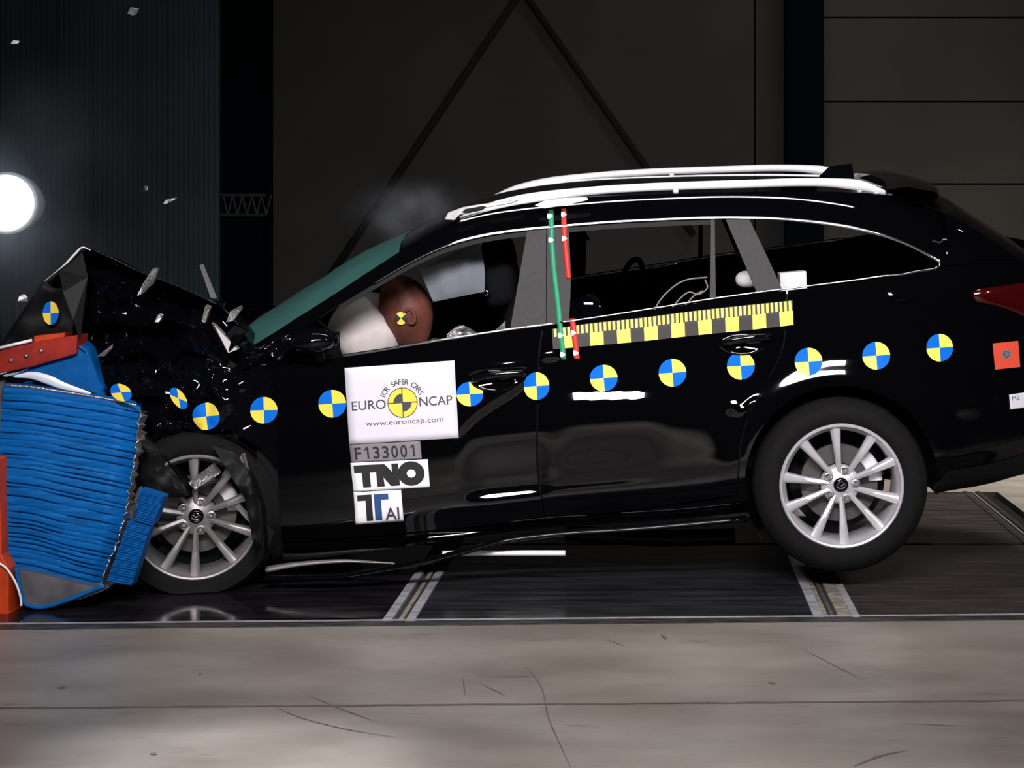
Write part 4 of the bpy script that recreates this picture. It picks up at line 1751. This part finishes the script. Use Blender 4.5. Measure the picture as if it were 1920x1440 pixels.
# ------------------------------------------------------------------ deformable barrier
br = empty('crash_barrier', (W(100, 1100, 6.6).x, 6.75, 0), 'blue honeycomb crash barrier block crushed against the front of the car', 'barrier')
# main block: ribbed blue face
Yn = 6.24
b = MB()
Lx = crv([(720, 8), (760, 3), (850, 0), (950, 2), (1060, 10)])
Rx = crv([(735, 245), (760, 262), (800, 262), (900, 248), (1000, 228), (1060, 205), (1110, 185)])
TL = crv([(0, 726), (60, 730), (120, 738), (200, 750), (262, 762)])
BLc = crv([(0, 1062), (60, 1070), (120, 1088), (200, 1108)])
nr, nc = 300, 26
rows_ = []
random.seed(11)
ribs = []
v = 0
while v < 1:
    ribs.append(v)
    v += random.uniform(.020, .050)
for i in range(nr + 1):
    v = i / nr
    row = []
    for j in range(nc + 1):
        u = j / nc
        px, py = 100, 900
        for _ in range(8):
            px = Lx(py) + (Rx(py) - Lx(py)) * u
            py = TL(px) + (BLc(px) - TL(px)) * v
        wob = v + .005 * noise.noise(Vector((u * 3, v * 9, 2)))
        d = min(abs(wob - r) for r in ribs)
        groove = max(0, 1 - d / .0034) * .016 * (.05 + .95 * sstep(-.3, .25, noise.noise(Vector((u * 2.2, v * 25, 6)))))
        tilt = 0
        for r0, r1 in zip(ribs, ribs[1:]):
            if r0 <= wob < r1:
                f_ = (wob - r0) / (r1 - r0)
                tilt = .0012 * math.sin(math.pi * f_) + .0015 * (f_ - .5)
        Y = Yn + groove - tilt + .014 * noise.noise(Vector((u * 2, v * 2.5, 7))) + .05 * max(0, u - .85) / .15
        row.append(W(px, py, Y))
    rows_.append(row)
b.grid(rows_)
# sides, back
top = rows_[0]
b.grid([[p for p in top], [p + Vector((-.08, .20, 0)) for p in top]])
rt = [r[-1] for r in rows_]
b.grid([rt, [p + Vector((-.06, .20, 0)) for p in rt]])
lf = [r[0] for r in rows_]
b.grid([lf, [p + Vector((0, .45, 0)) for p in lf]])
b.build('honeycomb_block', bluem, br, angle=60)
# bare grey underside flap with blue lip
b = MB()
fp_ = [(30, 1068), (60, 1072), (120, 1088), (198, 1106), (150, 1124), (80, 1136), (48, 1134), (40, 1110)]
b.prism(fp_, 6.215, 6.9)
b.build('underside_flap', greybot, br, smooth=False)
pxtube('flap_edge', [(30, 1064), (42, 1122), (56, 1136), (84, 1138), (130, 1124), (196, 1098)], 6.205, .008, bluep, br, seg=8)
# torn raw edge along the block
b = MB()
ra, rb = [], []
random.seed(5)
for i in range(60):
    py = 770 + 330 * i / 59
    x = Rx(py)
    ra.append(W(x - 2 + random.uniform(-3, 3), py, Yn - .012 + random.uniform(0, .015)))
    rb.append(W(x + 9 + random.uniform(-5, 6), py + random.uniform(-3, 3), Yn + .06))
b.grid([ra, rb])
o = b.build('torn_edge', foil, br, smooth=False)
o.modifiers.new('thickness', 'SOLIDIFY').thickness = .003


def plate(name, pts, Y0, th, mt, parent, ribs_=0):
    """ribbed slab given by four px corners"""
    A, B_, C_, D_ = pts
    n_ = 80
    m_ = 6
    rows_ = []
    for i in range(n_ + 1):
        v = i / n_
        row = []
        for j in range(m_ + 1):
            u = j / m_
            x = (A[0] * (1 - u) + B_[0] * u) * (1 - v) + (D_[0] * (1 - u) + C_[0] * u) * v
            y = (A[1] * (1 - u) + B_[1] * u) * (1 - v) + (D_[1] * (1 - u) + C_[1] * u) * v
            row.append(W(x, y, Y0 + (.003 * math.sin(v * ribs_ * 2 * math.pi) if ribs_ else 0)))
        rows_.append(row)
    b = MB()
    b.grid(rows_)
    for line in (rows_[0], rows_[-1], [r[0] for r in rows_], [r[-1] for r in rows_]):
        b.grid([line, [p + Vector((0, th, 0)) for p in line]])
    return b.build(name, mt, parent, angle=40)


plate('bumper_element', ((262, 918), (307, 932), (286, 986), (252, 976)), 6.25, .07, bluep, br, 14)
plate('bumper_element', ((240, 978), (281, 990), (246, 1098), (200, 1090)), 6.23, .07, bluep, br, 24)
# upper crushed part: red rail, blue crumpled sheet, grey edges
b = MB()
b.prism([(-20, 660), (60, 642), (145, 628), (142, 664), (60, 688), (-20, 704)], 6.47, 6.6)
rr_ = bevel(b.build('mounting_rail', redpaint, br, smooth=False), .004)
b = MB()
b.prism([(64, 630), (122, 624), (118, 640), (64, 642)], 6.6, 6.7)
b.build('rail_bracket', orangepaint, br, smooth=False)
b = MB()
b.tube([W(-20, 657, 6.46), W(60, 638, 6.46)], .006, 8)
b.build('rail_top_edge', silver, rr_)
for (x, y) in ((22, 676), (50, 667), (78, 658)):
    b = MB()
    b.lathe([(0, -.012), (.006, -.012), (.009, -.006), (.010, 0)], Matrix.Translation(W(x, y, 6.472)), 6)
    b.build('bolt', steel, rr_)
o = crumpled('crumpled_sheet', [(0, 704), (40, 696), (90, 676), (140, 650), (160, 660), (175, 700), (192, 735)], 0.0, .12, 30, 6, .015, bluep, sc=9, seed=8, parent=br)
b = MB()
b.prism([(20, 706), (60, 688), (140, 650), (168, 668), (196, 742), (150, 728), (90, 712)], 6.50, 6.52)
b.build('crumpled_sheet', bluep, br, smooth=False)
pxtube('sheet_edge', [(26, 706), (60, 704), (90, 712), (120, 724), (170, 738)], 6.36, .014, silver, br, flat=.5, rf=lambda t: .3 + math.sin(math.pi * t))
pxtube('block_top_edge', [(10, 722), (60, 726), (120, 735), (200, 748), (255, 760)], 6.24, .004, foil, br)
b = MB()
b.prism([(-30, 700), (12, 706), (4, 730), (-2, 860), (-2, 1060), (-30, 1060)], 6.55, 6.9)
b.build('backing_plate', greybot, br, smooth=False)
# orange frame post on the left, cable
b = MB()
b.prism([(-60, 860), (-1, 860), (2, 1040), (16, 1066), (16, 1150), (-60, 1150)], 6.17, 6.9)
fp2 = b.build('frame_post', orangepaint, br, smooth=False)
bevel(fp2, .004)
b = MB()
b.prism([(-60, 1150), (17, 1150), (17, 1158), (-60, 1158)], 6.16, 6.95)
b.build('foot_plate', orangepaint, br, smooth=False)
pxtube('cable', [(-5, 1054), (12, 1066), (28, 1090), (38, 1118), (40, 1136)], 6.16, .004, white, br, seg=8)

# ------------------------------------------------------------------ flying fragments
FR = [(41, 560, 8, 6, 'white triangular scrap in the air beside the bonnet tip', white), (318, 377, 12, 4, 'thin bent pale scrap hovering high over the bonnet', foil),
      (272, 354, 4, 5, 'tiny pale scrap high above the bonnet, left of the thin bent one', foil), (249, 22, 10, 7, 'grey blue scrap near the top left of the hall', foil), (27, 80, 7, 3, 'small reddish white scrap near the top left edge', paper)]
for i, (x, y, w, h, lab, mt) in enumerate(FR):
    b = MB()
    if i == 0:
        pl = [(33, 565), (36, 556), (42, 553), (49, 558), (50, 565)]
    elif i == 1:
        pl = [(306, 381), (311, 375), (330, 371), (329, 374), (318, 379), (309, 383)]
    else:
        pl = [(x - w, y + h * .5), (x - w * .5, y - h), (x + w, y - h * .6), (x + w * .7, y + h * .7), (x, y + h)]
    a = [W(px, py, 6.3 + .02 * math.sin(px * 1.3 + py)) for px, py in pl]
    k = len(a)
    c_ = [p + Vector((.002, .008, .003)) for p in a]
    b.add(a + c_, [tuple(range(k))[::-1], tuple(range(k, 2 * k))] + [(j, (j + 1) % k, (j + 1) % k + k, j + k) for j in range(k)])
    o = b.build('flying_fragment', mt, smooth=False)
    tag(o, lab, 'fragment', 'flying fragments')

# ------------------------------------------------------------------ smoke, and haze added for lens bloom (thin volumes)
def puff(name, c, half, dens, col, lab, cat, scale=3.0, seed=0.0):
    b = MB()
    rows_ = []
    for i in range(17):
        a = -math.pi / 2 + math.pi * i / 16
        rows_.append([Vector(c) + Vector((half[0] * math.cos(a) * math.cos(t), half[1] * math.cos(a) * math.sin(t), half[2] * math.sin(a))) for t in [2 * math.pi * j / 24 for j in range(24)]])
    b.grid(rows_, close=True)
    m = bpy.data.materials.new(name + '_volume')
    m.use_nodes = True
    nt = m.node_tree
    for n_ in list(nt.nodes):
        if n_.type != 'OUTPUT_MATERIAL':
            nt.nodes.remove(n_)
    out = [n_ for n_ in nt.nodes if n_.type == 'OUTPUT_MATERIAL'][0]
    v = nt.nodes.new('ShaderNodeVolumePrincipled')
    v.inputs['Color'].default_value = (*col, 1)
    tc = nt.nodes.new('ShaderNodeTexCoord')
    mp = nt.nodes.new('ShaderNodeMapping')
    mp.inputs['Scale'].default_value = [1 / h for h in half]
    nt.links.new(tc.outputs['Object'], mp.inputs[0])
    ln = nt.nodes.new('ShaderNodeVectorMath')
    ln.operation = 'LENGTH'
    nt.links.new(mp.outputs[0], ln.inputs[0])
    mr = nt.nodes.new('ShaderNodeMapRange')
    mr.interpolation_type = 'SMOOTHSTEP'
    mr.inputs['From Min'].default_value = 1.0
    mr.inputs['From Max'].default_value = 0.1
    nt.links.new(ln.outputs['Value'], mr.inputs[0])
    no = nt.nodes.new('ShaderNodeTexNoise')
    no.inputs['Scale'].default_value = scale
    no.inputs['Detail'].default_value = 4
    mp2 = nt.nodes.new('ShaderNodeMapping')
    mp2.inputs['Location'].default_value = (seed, seed, seed)
    nt.links.new(tc.outputs['Object'], mp2.inputs[0])
    nt.links.new(mp2.outputs[0], no.inputs['Vector'])
    r2 = nt.nodes.new('ShaderNodeMapRange')
    r2.inputs['From Min'].default_value = 0.38
    r2.inputs['From Max'].default_value = 0.7
    nt.links.new(no.outputs[0], r2.inputs[0])
    mu = nt.nodes.new('ShaderNodeMath')
    mu.operation = 'MULTIPLY'
    nt.links.new(mr.outputs[0], mu.inputs[0])
    nt.links.new(r2.outputs[0], mu.inputs[1])
    m2 = nt.nodes.new('ShaderNodeMath')
    m2.operation = 'MULTIPLY'
    m2.inputs[1].default_value = dens
    nt.links.new(mu.outputs[0], m2.inputs[0])
    nt.links.new(m2.outputs[0], v.inputs['Density'])
    nt.links.new(v.outputs[0], out.inputs['Volume'])
    o = b.build(name, m)
    tag(o, lab, cat, kind='stuff')
    return o


puff('smoke_puff', W(775, 400, 7.6), (.36, .35, .19), 1.1, (.75, .8, .9), 'thin grey blue smoke drifting up over the top of the windscreen', 'smoke', 7.0, 2.0)
puff('bloom_haze', W(30, 400, 9.0), (.75, .5, 1.0), .6, (.8, .9, 1.0), 'added thin haze imitating lens bloom around the floodlight at the left edge', 'haze', 1.5, 5.0)  # haze volume added to imitate the lamp's lens bloom
